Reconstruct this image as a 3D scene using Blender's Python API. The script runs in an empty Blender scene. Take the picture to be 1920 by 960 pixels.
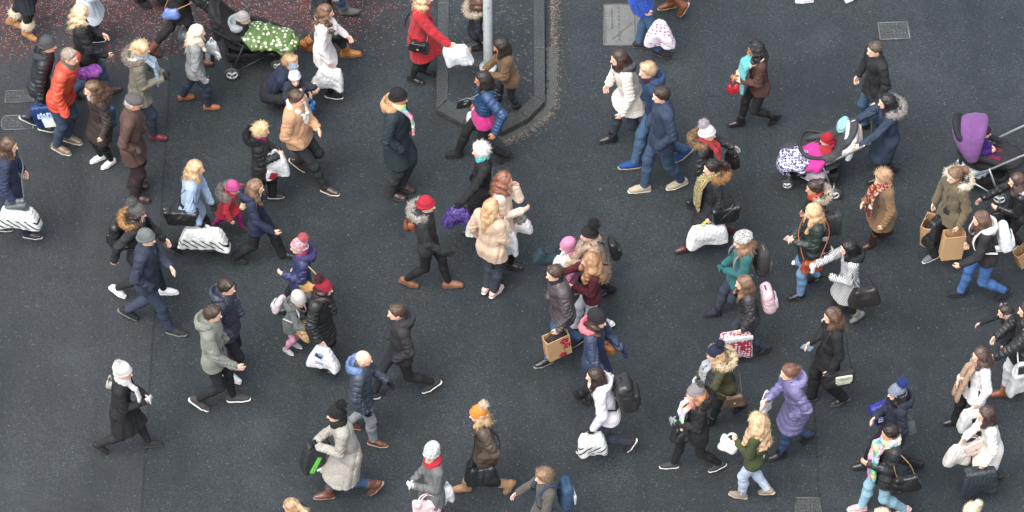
import bpy, math, random
import numpy as np
from mathutils import Vector, Matrix

random.seed(5)
RNG = np.random.default_rng(11)
scene = bpy.context.scene
COL = scene.collection
rad = math.radians
A3 = lambda *a: np.array(a, float)
def nrm(v):
    v = np.asarray(v, float)
    return v / max(np.linalg.norm(v), 1e-9)

# ------------------------------------------------------------------ camera
PITCH, DIST, LENS = rad(50.0), 55.0, 157.5
CAMP = A3(0, -math.cos(PITCH) * DIST, math.sin(PITCH) * DIST)
FWD = A3(0, math.cos(PITCH), -math.sin(PITCH))
UPV = A3(0, math.sin(PITCH), math.cos(PITCH))
RGT = A3(1, 0, 0)
def ground(px, py, z=0.0):
    """photo pixel (1920 wide) to the point of height z seen there"""
    u = (px - 960) / 1920 * 36 / LENS
    v = (480 - py) / 1920 * 36 / LENS
    d = FWD + RGT * u + UPV * v
    return CAMP + d * ((z - CAMP[2]) / d[2])
cam_d = bpy.data.cameras.new('camera')
cam_d.lens = LENS; cam_d.sensor_width = 36; cam_d.clip_end = 600
cam = bpy.data.objects.new('camera', cam_d); COL.objects.link(cam)
cam.location = CAMP; cam.rotation_euler = (math.pi / 2 - PITCH, 0, 0)
scene.camera = cam

# ------------------------------------------------------------------ materials
def hexc(h, k=1.0, soft=False):
    h = h.lstrip('#')
    out = []
    for i in (0, 2, 4):
        c = int(h[i:i + 2], 16) / 255
        c = c / 12.92 if c <= .04045 else ((c + .055) / 1.055) ** 2.4
        out.append(min(c * k, .86))
    l = .3 * out[0] + .59 * out[1] + .11 * out[2]
    if soft:      # printed hex values were read off a bright photograph: bring dyes back to reflectance
        g = .72 + .28 * min(l / .5, 1)
        out = [max((x + (l - x) * .10) * g, 0) for x in out]
    return (*out, 1)
MATS = {}
class NT:
    def __init__(s, name):
        s.m = bpy.data.materials.new(name); s.m.use_nodes = True
        s.t = s.m.node_tree; s.b = s.t.nodes['Principled BSDF']
    def n(s, typ, ins=None, **kw):
        x = s.t.nodes.new(typ)
        for k, v in kw.items(): setattr(x, k, v)
        for k, v in (ins or {}).items():
            if isinstance(v, bpy.types.NodeSocket): s.t.links.new(v, x.inputs[k])
            else: x.inputs[k].default_value = v
        return x
    def set(s, **kw):
        for k, v in kw.items():
            k = k.replace('_', ' ')
            if isinstance(v, bpy.types.NodeSocket): s.t.links.new(v, s.b.inputs[k])
            else: s.b.inputs[k].default_value = v
    def mix(s, f, a, b):
        x = s.t.nodes.new('ShaderNodeMix'); x.data_type = 'RGBA'
        for i, v in ((0, f), (6, a), (7, b)):
            if isinstance(v, bpy.types.NodeSocket): s.t.links.new(v, x.inputs[i])
            else: x.inputs[i].default_value = v
        return x.outputs[2]
    def math(s, op, a, b=0.0, c=0.0):
        x = s.t.nodes.new('ShaderNodeMath'); x.operation = op
        for i, v in ((0, a), (1, b), (2, c)):
            if isinstance(v, bpy.types.NodeSocket): s.t.links.new(v, x.inputs[i])
            else: x.inputs[i].default_value = v
        return x.outputs[0]
    def ramp(s, f, lo, hi):
        x = s.n('ShaderNodeMapRange', {0: f, 1: lo, 2: hi}); return x.outputs[0]
    def coord(s, scale=(1, 1, 1), rot=(0, 0, 0)):
        c = s.n('ShaderNodeTexCoord')
        return s.n('ShaderNodeMapping', {'Vector': c.outputs['Object'], 'Scale': scale, 'Rotation': rot}).outputs[0]
    def noise(s, vec, scale, detail=3.0, rough=.55):
        return s.n('ShaderNodeTexNoise', {'Vector': vec, 'Scale': scale, 'Detail': detail, 'Roughness': rough}).outputs[0]
    def bump(s, h, strength=.3, dist=.01):
        s.set(Normal=s.n('ShaderNodeBump', {'Strength': strength, 'Distance': dist, 'Height': h}).outputs[0])

def sc(c, k): return (min(c[0] * k, .88), min(c[1] * k, .88), min(c[2] * k, .88), 1)

def mat(kind, col='808080', col2=None):
    key = (kind, col, col2)
    if key in MATS: return MATS[key]
    N = NT(kind + '_' + col); c = hexc(col, 1, kind != 'skin'); v = N.coord(); b = N.b
    lum = .3 * c[0] + .6 * c[1] + .1 * c[2]
    if lum < .035 and kind not in ('hair', 'skin'): c = (c[0] * .9 + .008, c[1] * .9 + .008, c[2] * .9 + .0085, 1)
    c2 = hexc(col2, 1, True) if col2 else c
    if kind in ('hair', 'denim'):       # natural hair and washed denim are duller than a swatch
        k_ = .18 if kind == 'hair' else .24
        c, c2 = (tuple(x * (1 - k_) + k_ * (.3 * k[0] + .59 * k[1] + .11 * k[2]) for x in k[:3]) + (1,) for k in (c, c2))
    if kind in ('cloth', 'denim', 'puffer', 'leather', 'knit', 'tweed', 'fleece'):
        big = N.noise(v, 5.0, 4)
        base = N.mix(N.ramp(big, .3, .7), sc(c, .80), sc(c, 1.14))
        if kind == 'denim':
            fade = N.noise(v, 3.2, 2)
            base = N.mix(N.ramp(fade, .52, .75), base, sc(c, 1.75))
            weave = N.noise(N.coord((1, 1, .3)), 260, 2)
            base = N.mix(N.ramp(weave, .35, .75), base, sc(c, 1.5)); N.set(Roughness=.85); N.bump(weave, .25, .004)
        elif kind == 'puffer':
            w = N.noise(N.coord((1, 1, 1.6)), 26, 5)
            N.set(Roughness=N.ramp(N.noise(v, 30, 2), -1.0, 2.0)); N.bump(w, .6, .016)
        elif kind == 'leather':
            N.set(Roughness=.34); N.bump(N.noise(v, 40, 5), .35, .008)
        elif kind == 'knit':
            w = N.n('ShaderNodeTexWave', {'Vector': v, 'Scale': 38.0, 'Distortion': 2.5, 'Detail': 1.0}, bands_direction='Z').outputs[1]
            base = N.mix(w, sc(c, .7), base)
            if col2: base = N.mix(N.ramp(N.noise(v, 55, 2), .42, .58), base, c2)
            N.set(Roughness=.95); N.bump(w, .5, .008)
        elif kind == 'tweed':
            base = N.mix(N.ramp(N.noise(v, 170, 2), .38, .62), sc(c, .55), sc(c, 1.3)); N.set(Roughness=.95)
            N.bump(N.noise(v, 120, 3), .4, .006)
        elif kind == 'fleece':
            f = N.noise(v, 75, 4); base = N.mix(N.ramp(f, .3, .7), sc(c, .74), sc(c, 1.12)); N.set(Roughness=1.0); N.bump(f, .8, .015)
        else:
            f = N.noise(N.coord((1, 1, .7)), 30, 6, .62); N.set(Roughness=.8); N.bump(f, .7, .016)
        N.set(Base_Color=base)
        if kind in ('cloth', 'fleece', 'tweed', 'knit'): N.set(Specular_IOR_Level=.3)
        if kind in ('cloth', 'fleece') and lum > .06: N.set(Sheen_Weight=.1, Sheen_Roughness=.6)
    elif kind == 'hair':
        s1 = N.noise(N.coord((70, 70, 7)), 1.0, 3)
        base = N.mix(N.ramp(s1, .32, .68), sc(c, .5), sc(c, 1.35))
        base = N.mix(N.ramp(N.noise(v, 14, 2), .35, .75), base, c2 if col2 else sc(c, 1.1))
        N.set(Base_Color=base, Roughness=.42); N.bump(s1, .6, .01)
    elif kind == 'fur':
        s1 = N.noise(v, 90, 4); base = N.mix(N.ramp(s1, .35, .65), sc(c2 if col2 else c, .8), sc(c, 1.1))
        if col2: base = N.mix(N.ramp(N.noise(v, 22, 3), .42, .6), base, c)
        N.set(Base_Color=base, Roughness=.95); N.bump(s1, .8, .02)
    elif kind == 'skin':
        base = N.mix(N.ramp(N.noise(v, 16, 3), .35, .7), sc(c, .93), (min(c[0] * 1.06, .9), c[1] * .98, c[2] * .95, 1))
        N.set(Base_Color=base, Roughness=.5, Subsurface_Weight=.08, Subsurface_Scale=.02)
    elif kind == 'plain':
        N.set(Base_Color=N.mix(N.ramp(N.noise(v, 20, 3), .3, .7), sc(c, .85), sc(c, 1.1)), Roughness=.6)
    elif kind == 'gloss':
        N.set(Base_Color=N.mix(N.ramp(N.noise(v, 9, 3), .3, .7), sc(c, .8), sc(c, 1.1)), Roughness=.28)
    elif kind == 'plastic':      # thin carrier bag film
        w = N.noise(v, 11, 6, .65)
        base = N.mix(N.ramp(w, .3, .7), sc(c, .86), sc(c, 1.06))
        N.set(Base_Color=base, Roughness=.38); N.bump(w, .9, .03)
    elif kind == 'foil':
        w = N.noise(v, 14, 5, .7); N.set(Base_Color=N.mix(N.ramp(w, .35, .65), c, c2), Roughness=.22, Metallic=.5); N.bump(w, 1.0, .05)
    elif kind == 'paper':
        w = N.noise(v, 30, 4); N.set(Base_Color=N.mix(w, sc(c, .85), sc(c, 1.1)), Roughness=.75); N.bump(N.noise(v, 9, 3), .4, .02)
    elif kind == 'metal':
        N.set(Base_Color=c, Metallic=.85, Roughness=N.ramp(N.noise(v, 20, 3), -.6, 1.8))
    elif kind in ('dots', 'stars', 'rings'):
        vo = N.n('ShaderNodeTexVoronoi', {'Vector': v, 'Scale': {'dots': 17.0, 'stars': 19.0, 'rings': 24.0}[kind], 'Randomness': .35 if kind != 'dots' else .8})
        d = vo.outputs['Distance']
        if kind == 'rings': f = N.math('LESS_THAN', N.math('ABSOLUTE', N.math('SUBTRACT', d, .36)), .15)
        elif kind == 'stars': f = N.math('LESS_THAN', d, N.math('ADD', .16, N.math('MULTIPLY', N.noise(v, 60, 2), .22)))
        else: f = N.math('LESS_THAN', d, N.math('ADD', .16, N.math('MULTIPLY', N.noise(v, 18, 1), .3)))
        N.set(Base_Color=N.mix(f, c, c2), Roughness=.55); N.bump(N.noise(v, 12, 4), .6, .02)
    elif kind == 'hound':        # small woven zigzag of two colours
        ch = N.n('ShaderNodeTexWave', {'Vector': N.coord((1, 1, 1), (.5, .3, .6)), 'Scale': 14.0, 'Distortion': 0.0}, wave_profile='SIN').outputs[1]
        ch2 = N.n('ShaderNodeTexWave', {'Vector': N.coord((1, 1, 1), (-.2, .2, -.1)), 'Scale': 14.0}, bands_direction='Z', wave_profile='SIN').outputs[1]
        f = N.math('GREATER_THAN', N.math('ADD', N.math('MULTIPLY', N.math('SUBTRACT', ch, .5), N.math('SUBTRACT', ch2, .5)), N.math('MULTIPLY', ch2, .06)), .03)
        N.set(Base_Color=N.mix(f, c, c2), Roughness=.9)
    elif kind == 'plaid':
        w1 = N.n('ShaderNodeTexWave', {'Vector': v, 'Scale': 9.0, 'Distortion': 1.5}, bands_direction='Z').outputs[1]
        w2 = N.n('ShaderNodeTexWave', {'Vector': v, 'Scale': 8.0, 'Distortion': 1.5}, bands_direction='X').outputs[1]
        base = N.mix(N.ramp(w1, .45, .55), c, c2)
        base = N.mix(N.ramp(w2, .6, .7), base, sc(c2, .5)); base = N.mix(N.ramp(N.noise(v, 14, 2), .55, .65), base, hexc('e8ddd0'))
        N.set(Base_Color=base, Roughness=.9)
    elif kind == 'patch':        # many-coloured printed cloth
        vo = N.n('ShaderNodeTexVoronoi', {'Vector': v, 'Scale': 9.0})
        hs = N.n('ShaderNodeHueSaturation', {'Color': vo.outputs['Color'], 'Saturation': .9, 'Value': .9}).outputs[0]
        N.set(Base_Color=N.mix(N.ramp(N.noise(v, 9, 2), .42, .6), hs, N.mix(N.ramp(N.noise(v, 5, 1), .45, .55), c, c2)), Roughness=.85)
    elif kind == 'slashes':      # slanting printed strokes on the lower part of a bag
        w = N.n('ShaderNodeTexWave', {'Vector': N.coord((1, .2, 1), (0, .85, 0)), 'Scale': 4.4, 'Distortion': .5, 'Detail': 1.0}, bands_direction='X').outputs[1]
        z = N.n('ShaderNodeSeparateXYZ', {0: N.coord()}).outputs[2]
        zz = N.math('ADD', z, N.math('MULTIPLY', N.noise(v, 8, 1), .06))
        band = N.math('MULTIPLY', N.math('LESS_THAN', zz, -.19), N.math('GREATER_THAN', zz, -.33))
        f = N.math('MULTIPLY', N.math('GREATER_THAN', w, .80), band)
        crumple = N.noise(v, 11, 6, .65)
        N.set(Base_Color=N.mix(f, N.mix(N.ramp(crumple, .3, .7), sc(c, .88), sc(c, 1.05)), c2), Roughness=.4); N.bump(crumple, .9, .03)
    MATS[key] = N.m
    return N.m

# ------------------------------------------------------------------ meshes
def arrays_to_mesh(name, co, quads, tris=None, smooth=True):
    me = bpy.data.meshes.new(name)
    nq = len(quads); nt = 0 if tris is None else len(tris)
    me.vertices.add(len(co)); me.vertices.foreach_set('co', np.ascontiguousarray(co, np.float32).ravel())
    li = np.asarray(quads, np.int32).ravel()
    if nt: li = np.concatenate([li, np.asarray(tris, np.int32).ravel()])
    st = np.concatenate([np.arange(nq) * 4, nq * 4 + np.arange(nt) * 3]).astype(np.int32)
    me.loops.add(len(li)); me.loops.foreach_set('vertex_index', li)
    me.polygons.add(nq + nt); me.polygons.foreach_set('loop_start', st)
    me.polygons.foreach_set('use_smooth', np.full(nq + nt, smooth, bool))
    me.update(calc_edges=True)
    return me

def link(name, me, material=None, parent=None, loc=None):
    o = bpy.data.objects.new(name, me); COL.objects.link(o)
    if material is not None:
        for m in (material if isinstance(material, (list, tuple)) else [material]): me.materials.append(m)
    if parent is not None: o.parent = parent
    if loc is not None: o.location = loc
    return o
def tag(o, label=None, cat=None, group=None, kind=None):
    if label: o['label'] = label
    if cat: o['category'] = cat
    if group: o['group'] = group
    if kind: o['kind'] = kind
    return o

def smin(a, b, k):
    h = np.maximum(k - np.abs(a - b), 0) / k
    return np.minimum(a, b) - h * h * k * .25

class Sdf:
    """a soft solid grown from rounded primitives, meshed by surface nets"""
    def __init__(s, h=.01): s.h = h; s.ops = []
    def _add(s, fn, lo, hi, k, mode): s.ops.append((fn, np.asarray(lo, float), np.asarray(hi, float), k, mode)); return s
    def cap(s, a, b, ra, rb=None, k=.02, flat=None, disp=None, mode='u'):
        a = np.asarray(a, float); b = np.asarray(b, float); rb = ra if rb is None else rb
        pad = max(ra, rb) + k + .03
        f, fs = (None, 1) if flat is None else (nrm(flat[0]), flat[1])
        u = b - a
        if f is not None: u = u + (fs - 1) * u.dot(f) * f
        uu = max(u.dot(u), 1e-9)
        def fn(X, Y, Z):
            wx, wy, wz = X - a[0], Y - a[1], Z - a[2]
            if f is not None:
                q = (wx * f[0] + wy * f[1] + wz * f[2]) * (fs - 1)
                wx, wy, wz = wx + q * f[0], wy + q * f[1], wz + q * f[2]
            t = np.clip((wx * u[0] + wy * u[1] + wz * u[2]) / uu, 0, 1)
            d = np.sqrt((wx - t * u[0]) ** 2 + (wy - t * u[1]) ** 2 + (wz - t * u[2]) ** 2) - (ra + (rb - ra) * t)
            if disp: d = d + disp(X, Y, Z, t)
            return d
        p = pad if fs >= 1 else pad / fs
        return s._add(fn, np.minimum(a, b) - p, np.maximum(a, b) + p, k, mode)
    def ell(s, c, r, R=None, k=.02, disp=None, mode='u'):
        c = np.asarray(c, float); r = np.asarray(r, float)
        M = np.eye(3) if R is None else np.asarray(R, float)      # columns: local axes
        def fn(X, Y, Z):
            wx, wy, wz = X - c[0], Y - c[1], Z - c[2]
            l = [(wx * M[0, i] + wy * M[1, i] + wz * M[2, i]) for i in range(3)]
            q0 = np.sqrt(sum((l[i] / r[i]) ** 2 for i in range(3)))
            q1 = np.sqrt(sum((l[i] / r[i] ** 2) ** 2 for i in range(3)))
            d = q0 * (q0 - 1) / np.maximum(q1, 1e-6)
            if disp: d = d + disp(X, Y, Z, q0)
            return d
        p = max(r) + k + .03
        return s._add(fn, c - p, c + p, k, mode)
    def box(s, c, half, rnd=.02, R=None, k=.02, disp=None, mode='u', taper=0.0):
        c = np.asarray(c, float); half = np.asarray(half, float)
        M = np.eye(3) if R is None else np.asarray(R, float)
        def fn(X, Y, Z):
            wx, wy, wz = X - c[0], Y - c[1], Z - c[2]
            l = [(wx * M[0, i] + wy * M[1, i] + wz * M[2, i]) for i in range(3)]
            g = 1 - taper * l[2] / half[2]
            q = [np.abs(l[0] / g) - half[0] + rnd, np.abs(l[1] / g) - half[1] + rnd, np.abs(l[2]) - half[2] + rnd]
            d = np.sqrt(sum(np.maximum(x, 0) ** 2 for x in q)) + np.minimum(np.maximum(np.maximum(q[0], q[1]), q[2]), 0) - rnd
            if disp: d = d + disp(X, Y, Z, 0)
            return d
        p = np.linalg.norm(half) * (1 + abs(taper)) + .05
        return s._add(fn, c - p, c + p, k, mode)
    def cut(s, n, c):
        """keep n.p < c"""
        n = np.asarray(n, float)
        return s._add(lambda X, Y, Z: X * n[0] + Y * n[1] + Z * n[2] - c, [0] * 3, [0] * 3, 0, 'c')
    def chain(s, pts, rads, k=.02, **kw):
        for i in range(len(pts) - 1): s.cap(pts[i], pts[i + 1], rads[i], rads[i + 1], k, **kw)
        return s
    def arrays(s, relax=1):
        us = [o for o in s.ops if o[4] == 'u']
        lo = np.min([o[1] for o in us], 0); hi = np.max([o[2] for o in us], 0); h = s.h
        n = np.ceil((hi - lo) / h).astype(int) + 3
        ax = [lo[i] + h * (np.arange(n[i]) - 1) for i in range(3)]
        v = np.full(n, 9., np.float32)
        for fn, l, u, k, mode in s.ops:
            if mode == 'c': sl = [slice(0, n[i]) for i in range(3)]
            else: sl = [slice(max(0, int((l[i] - ax[i][0]) / h)), min(n[i], int((u[i] - ax[i][0]) / h) + 2)) for i in range(3)]
            if any(q.stop <= q.start for q in sl): continue
            X = ax[0][sl[0]][:, None, None].astype(np.float32); Y = ax[1][sl[1]][None, :, None].astype(np.float32); Z = ax[2][sl[2]][None, None, :].astype(np.float32)
            d = fn(X, Y, Z).astype(np.float32); w = v[sl[0], sl[1], sl[2]]
            if mode == 'u': w[...] = smin(w, d, max(k, 1e-4))
            elif mode == 'c': w[...] = np.maximum(w, d)
            else: w[...] = -smin(-w, d, max(k, 1e-4))
        v[0] = v[-1] = 9; v[:, 0] = v[:, -1] = 9; v[:, :, 0] = v[:, :, -1] = 9
        return surface_nets(v, A3(*[a[0] for a in ax]), h, relax)

def surface_nets(v, lo, h, relax):
    ins = v < 0
    c = ins[:-1, :-1, :-1].astype(np.int8)
    cnt = c.copy()
    for dx, dy, dz in [(1,0,0),(0,1,0),(0,0,1),(1,1,0),(1,0,1),(0,1,1),(1,1,1)]:
        cnt += ins[dx:v.shape[0]-1+dx, dy:v.shape[1]-1+dy, dz:v.shape[2]-1+dz]
    I, J, K = np.nonzero((cnt > 0) & (cnt < 8))
    vid = np.full(cnt.shape, -1, np.int32); vid[I, J, K] = np.arange(len(I))
    acc = np.zeros((len(I), 3)); num = np.zeros(len(I))
    for a in range(3):
        e = [0, 0, 0]; e[a] = 1; o1, o2 = [i for i in range(3) if i != a]
        for p in (0, 1):
            for q in (0, 1):
                b = [0, 0, 0]; b[o1] = p; b[o2] = q
                v0 = v[I + b[0], J + b[1], K + b[2]]; v1 = v[I + b[0] + e[0], J + b[1] + e[1], K + b[2] + e[2]]
                m = (v0 < 0) != (v1 < 0)
                t = np.where(m, v0 / np.where(m, v0 - v1, 1), 0)
                pos = np.array(b, float)[None] + np.array(e, float)[None] * t[:, None]
                acc += pos * m[:, None]; num += m
    co = lo + h * (np.stack([I, J, K], 1) + acc / np.maximum(num, 1)[:, None])
    Q = []
    for a in range(3):
        sl0 = [slice(None)] * 3; sl1 = [slice(None)] * 3
        sl0[a] = slice(0, -1); sl1[a] = slice(1, None)
        A, B = ins[tuple(sl0)], ins[tuple(sl1)]
        i, j, k = np.nonzero(A != B)
        idx = [i, j, k]; o1, o2 = (a + 1) % 3, (a + 2) % 3
        ok = (idx[o1] > 0) & (idx[o2] > 0) & (idx[o1] < cnt.shape[o1]) & (idx[o2] < cnt.shape[o2])
        idx = [x[ok] for x in idx]; flip = ~A[i[ok], j[ok], k[ok]]
        def cell(d1, d2):
            t = [x.copy() for x in idx]; t[o1] -= d1; t[o2] -= d2
            return vid[t[0], t[1], t[2]]
        q = np.stack([cell(1, 1), cell(0, 1), cell(0, 0), cell(1, 0)], 1)
        q[flip] = q[flip][:, ::-1]
        Q.append(q)
    Q = np.concatenate(Q) if Q else np.zeros((0, 4), int)
    Q = Q[(Q >= 0).all(1)]
    for _ in range(relax):
        s = np.zeros_like(co); w = np.zeros(len(co))
        for e in range(4):
            x, y = Q[:, e], Q[:, (e + 1) % 4]
            for d in range(3):
                s[:, d] += np.bincount(x, co[y, d], len(co))
            w += np.bincount(x, minlength=len(co))
        co = .45 * co + .55 * s / np.maximum(w, 1)[:, None]
    return co, Q

def blades(co, Q, n, length, width, flow=None, lift=.5, jit=.5, seg=2, keep=None):
    """thin tapering hairs rooted on a surface: (points, quads)"""
    if len(Q) == 0: return np.zeros((0, 3)), np.zeros((0, 4), int)
    a, b, c, d = (co[Q[:, i]] for i in range(4))
    nr = np.cross(c - a, d - b); nr /= np.maximum(np.linalg.norm(nr, axis=1, keepdims=True), 1e-9)
    ctr = (a + b + c + d) / 4
    idx = np.arange(len(Q))
    if keep is not None: idx = idx[keep(ctr)]
    if len(idx) == 0: return np.zeros((0, 3)), np.zeros((0, 4), int)
    pick = RNG.choice(idx, n)
    p = ctr[pick] + RNG.normal(0, .003, (n, 3)); m = nr[pick]
    dirv = RNG.normal(0, jit, (n, 3)) + m * lift
    if flow is not None:
        fl = np.asarray(flow(p) if callable(flow) else flow, float)
        fl = fl - m * (fl * m).sum(1, keepdims=True)
        dirv = dirv + fl
    dirv /= np.maximum(np.linalg.norm(dirv, axis=1, keepdims=True), 1e-9)
    side = np.cross(dirv, m + RNG.normal(0, .3, (n, 3))); side /= np.maximum(np.linalg.norm(side, axis=1, keepdims=True), 1e-9)
    L = length * RNG.uniform(.6, 1.3, n)[:, None]
    bend = -m * .35 * lift if flow is not None else RNG.normal(0, .25, (n, 3))
    P = []
    for i in range(seg + 1):
        t = i / seg
        q = p + dirv * L * t + bend * L * t * t
        w = width * (1 - .85 * t)
        P += [q - side * w, q + side * w]
    P = np.stack(P, 1).reshape(-1, 3)
    base = (np.arange(n) * (2 * (seg + 1)))[:, None]
    qs = [base + np.array([[2*i, 2*i+1, 2*i+3, 2*i+2]]) for i in range(seg)]
    return P, np.concatenate(qs)

def merge(*parts):
    co, qs, off = [], [], 0
    for c, q in parts:
        if len(c) == 0: continue
        co.append(c); qs.append(np.asarray(q) + off); off += len(c)
    return np.concatenate(co), np.concatenate(qs)

def tube_arrays(pts, r, n=8, flat=1.0, closed=False):
    pts = [np.asarray(p, float) for p in pts]; co = []; m = len(pts)
    ref = None
    for i, p in enumerate(pts):
        t = nrm(pts[min(i + 1, m - 1)] - pts[max(i - 1, 0)])
        if ref is None:
            ref = np.cross(t, A3(0, 0, 1) if abs(t[2]) < .9 else A3(1, 0, 0))
        u = nrm(ref - t * ref.dot(t)); ref = u; w = np.cross(t, u)
        rr = r[i] if isinstance(r, (list, tuple, np.ndarray)) else r
        for k in range(n):
            a = 2 * math.pi * k / n
            co.append(p + u * math.cos(a) * rr + w * math.sin(a) * rr * flat)
    q = []
    for i in range(m - 1):
        for k in range(n):
            q.append((i * n + k, i * n + (k + 1) % n, (i + 1) * n + (k + 1) % n, (i + 1) * n + k))
    co = np.array(co)
    for e in (0, m - 1):           # close the ends with a fan of quads
        c0 = len(co); co = np.vstack([co, pts[e][None]])
        for k in range(0, n, 2):
            f = (e * n + k, e * n + (k + 1) % n, e * n + (k + 2) % n, c0)
            q.append(f[::-1] if e == 0 else f)
    return co, np.array(q)
def curve_pts(ctrl, n=14):
    """Catmull-Rom through control points"""
    P = [np.asarray(p, float) for p in ctrl]; P = [2 * P[0] - P[1]] + P + [2 * P[-1] - P[-2]]
    out = []
    for i in range(1, len(P) - 2):
        for j in range(n):
            t = j / n
            out.append(.5 * (2 * P[i] + (P[i+1] - P[i-1]) * t + (2*P[i-1] - 5*P[i] + 4*P[i+1] - P[i+2]) * t*t + (3*P[i] - P[i-1] - 3*P[i+1] + P[i+2]) * t**3))
    out.append(P[-2]); return out
def box_arrays(c, half, R=None):
    c = np.asarray(c, float); R = np.eye(3) if R is None else R
    s = np.array([(x, y, z) for x in (-1, 1) for y in (-1, 1) for z in (-1, 1)], float) * np.asarray(half, float)
    q = [(0,1,3,2),(4,6,7,5),(0,4,5,1),(2,3,7,6),(0,2,6,4),(1,5,7,3)]
    return c + s @ R.T, np.array(q)

def folds(seed, amp, f=16.0, squash=(1, 1, 1)):
    """cloth folds: warped sine ridges"""
    r = np.random.default_rng(seed); K = r.normal(0, 1, (3, 3)) * f * np.asarray(squash)[None]; ph = r.uniform(0, 6, 3)
    def fn(X, Y, Z, t=0):
        a = np.sin(K[0,0]*X + K[0,1]*Y + K[0,2]*Z + ph[0])
        b = np.sin(.65*(K[1,0]*X + K[1,1]*Y + K[1,2]*Z) + ph[1] + 1.5 * a)
        c = np.sin(1.25*(K[2,0]*X + K[2,1]*Y + K[2,2]*Z) + ph[2] + 1.3 * b)
        return amp * (.8 * (1 - 2 * np.abs(b) ** .7) + .5 * (1 - 2 * np.abs(c) ** .7))
    return fn
# ------------------------------------------------------------------ people
GROUP = 'people crossing the wet street'
def ik(a, b, l1, l2, pole):
    """joint between a and b; b is pulled in when out of reach"""
    d = b - a; L = np.linalg.norm(d)
    if L > (l1 + l2) * .995: b = a + d / L * (l1 + l2) * .995; d = b - a; L = np.linalg.norm(d)
    L = max(L, abs(l1 - l2) + .02)
    x = (l1 * l1 - l2 * l2 + L * L) / (2 * L); h = math.sqrt(max(l1 * l1 - x * x, 0))
    u = nrm(d); p = np.asarray(pole, float); p = nrm(p - u * p.dot(u))
    return a + u * x + p * h, b

class Skel: pass

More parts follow.
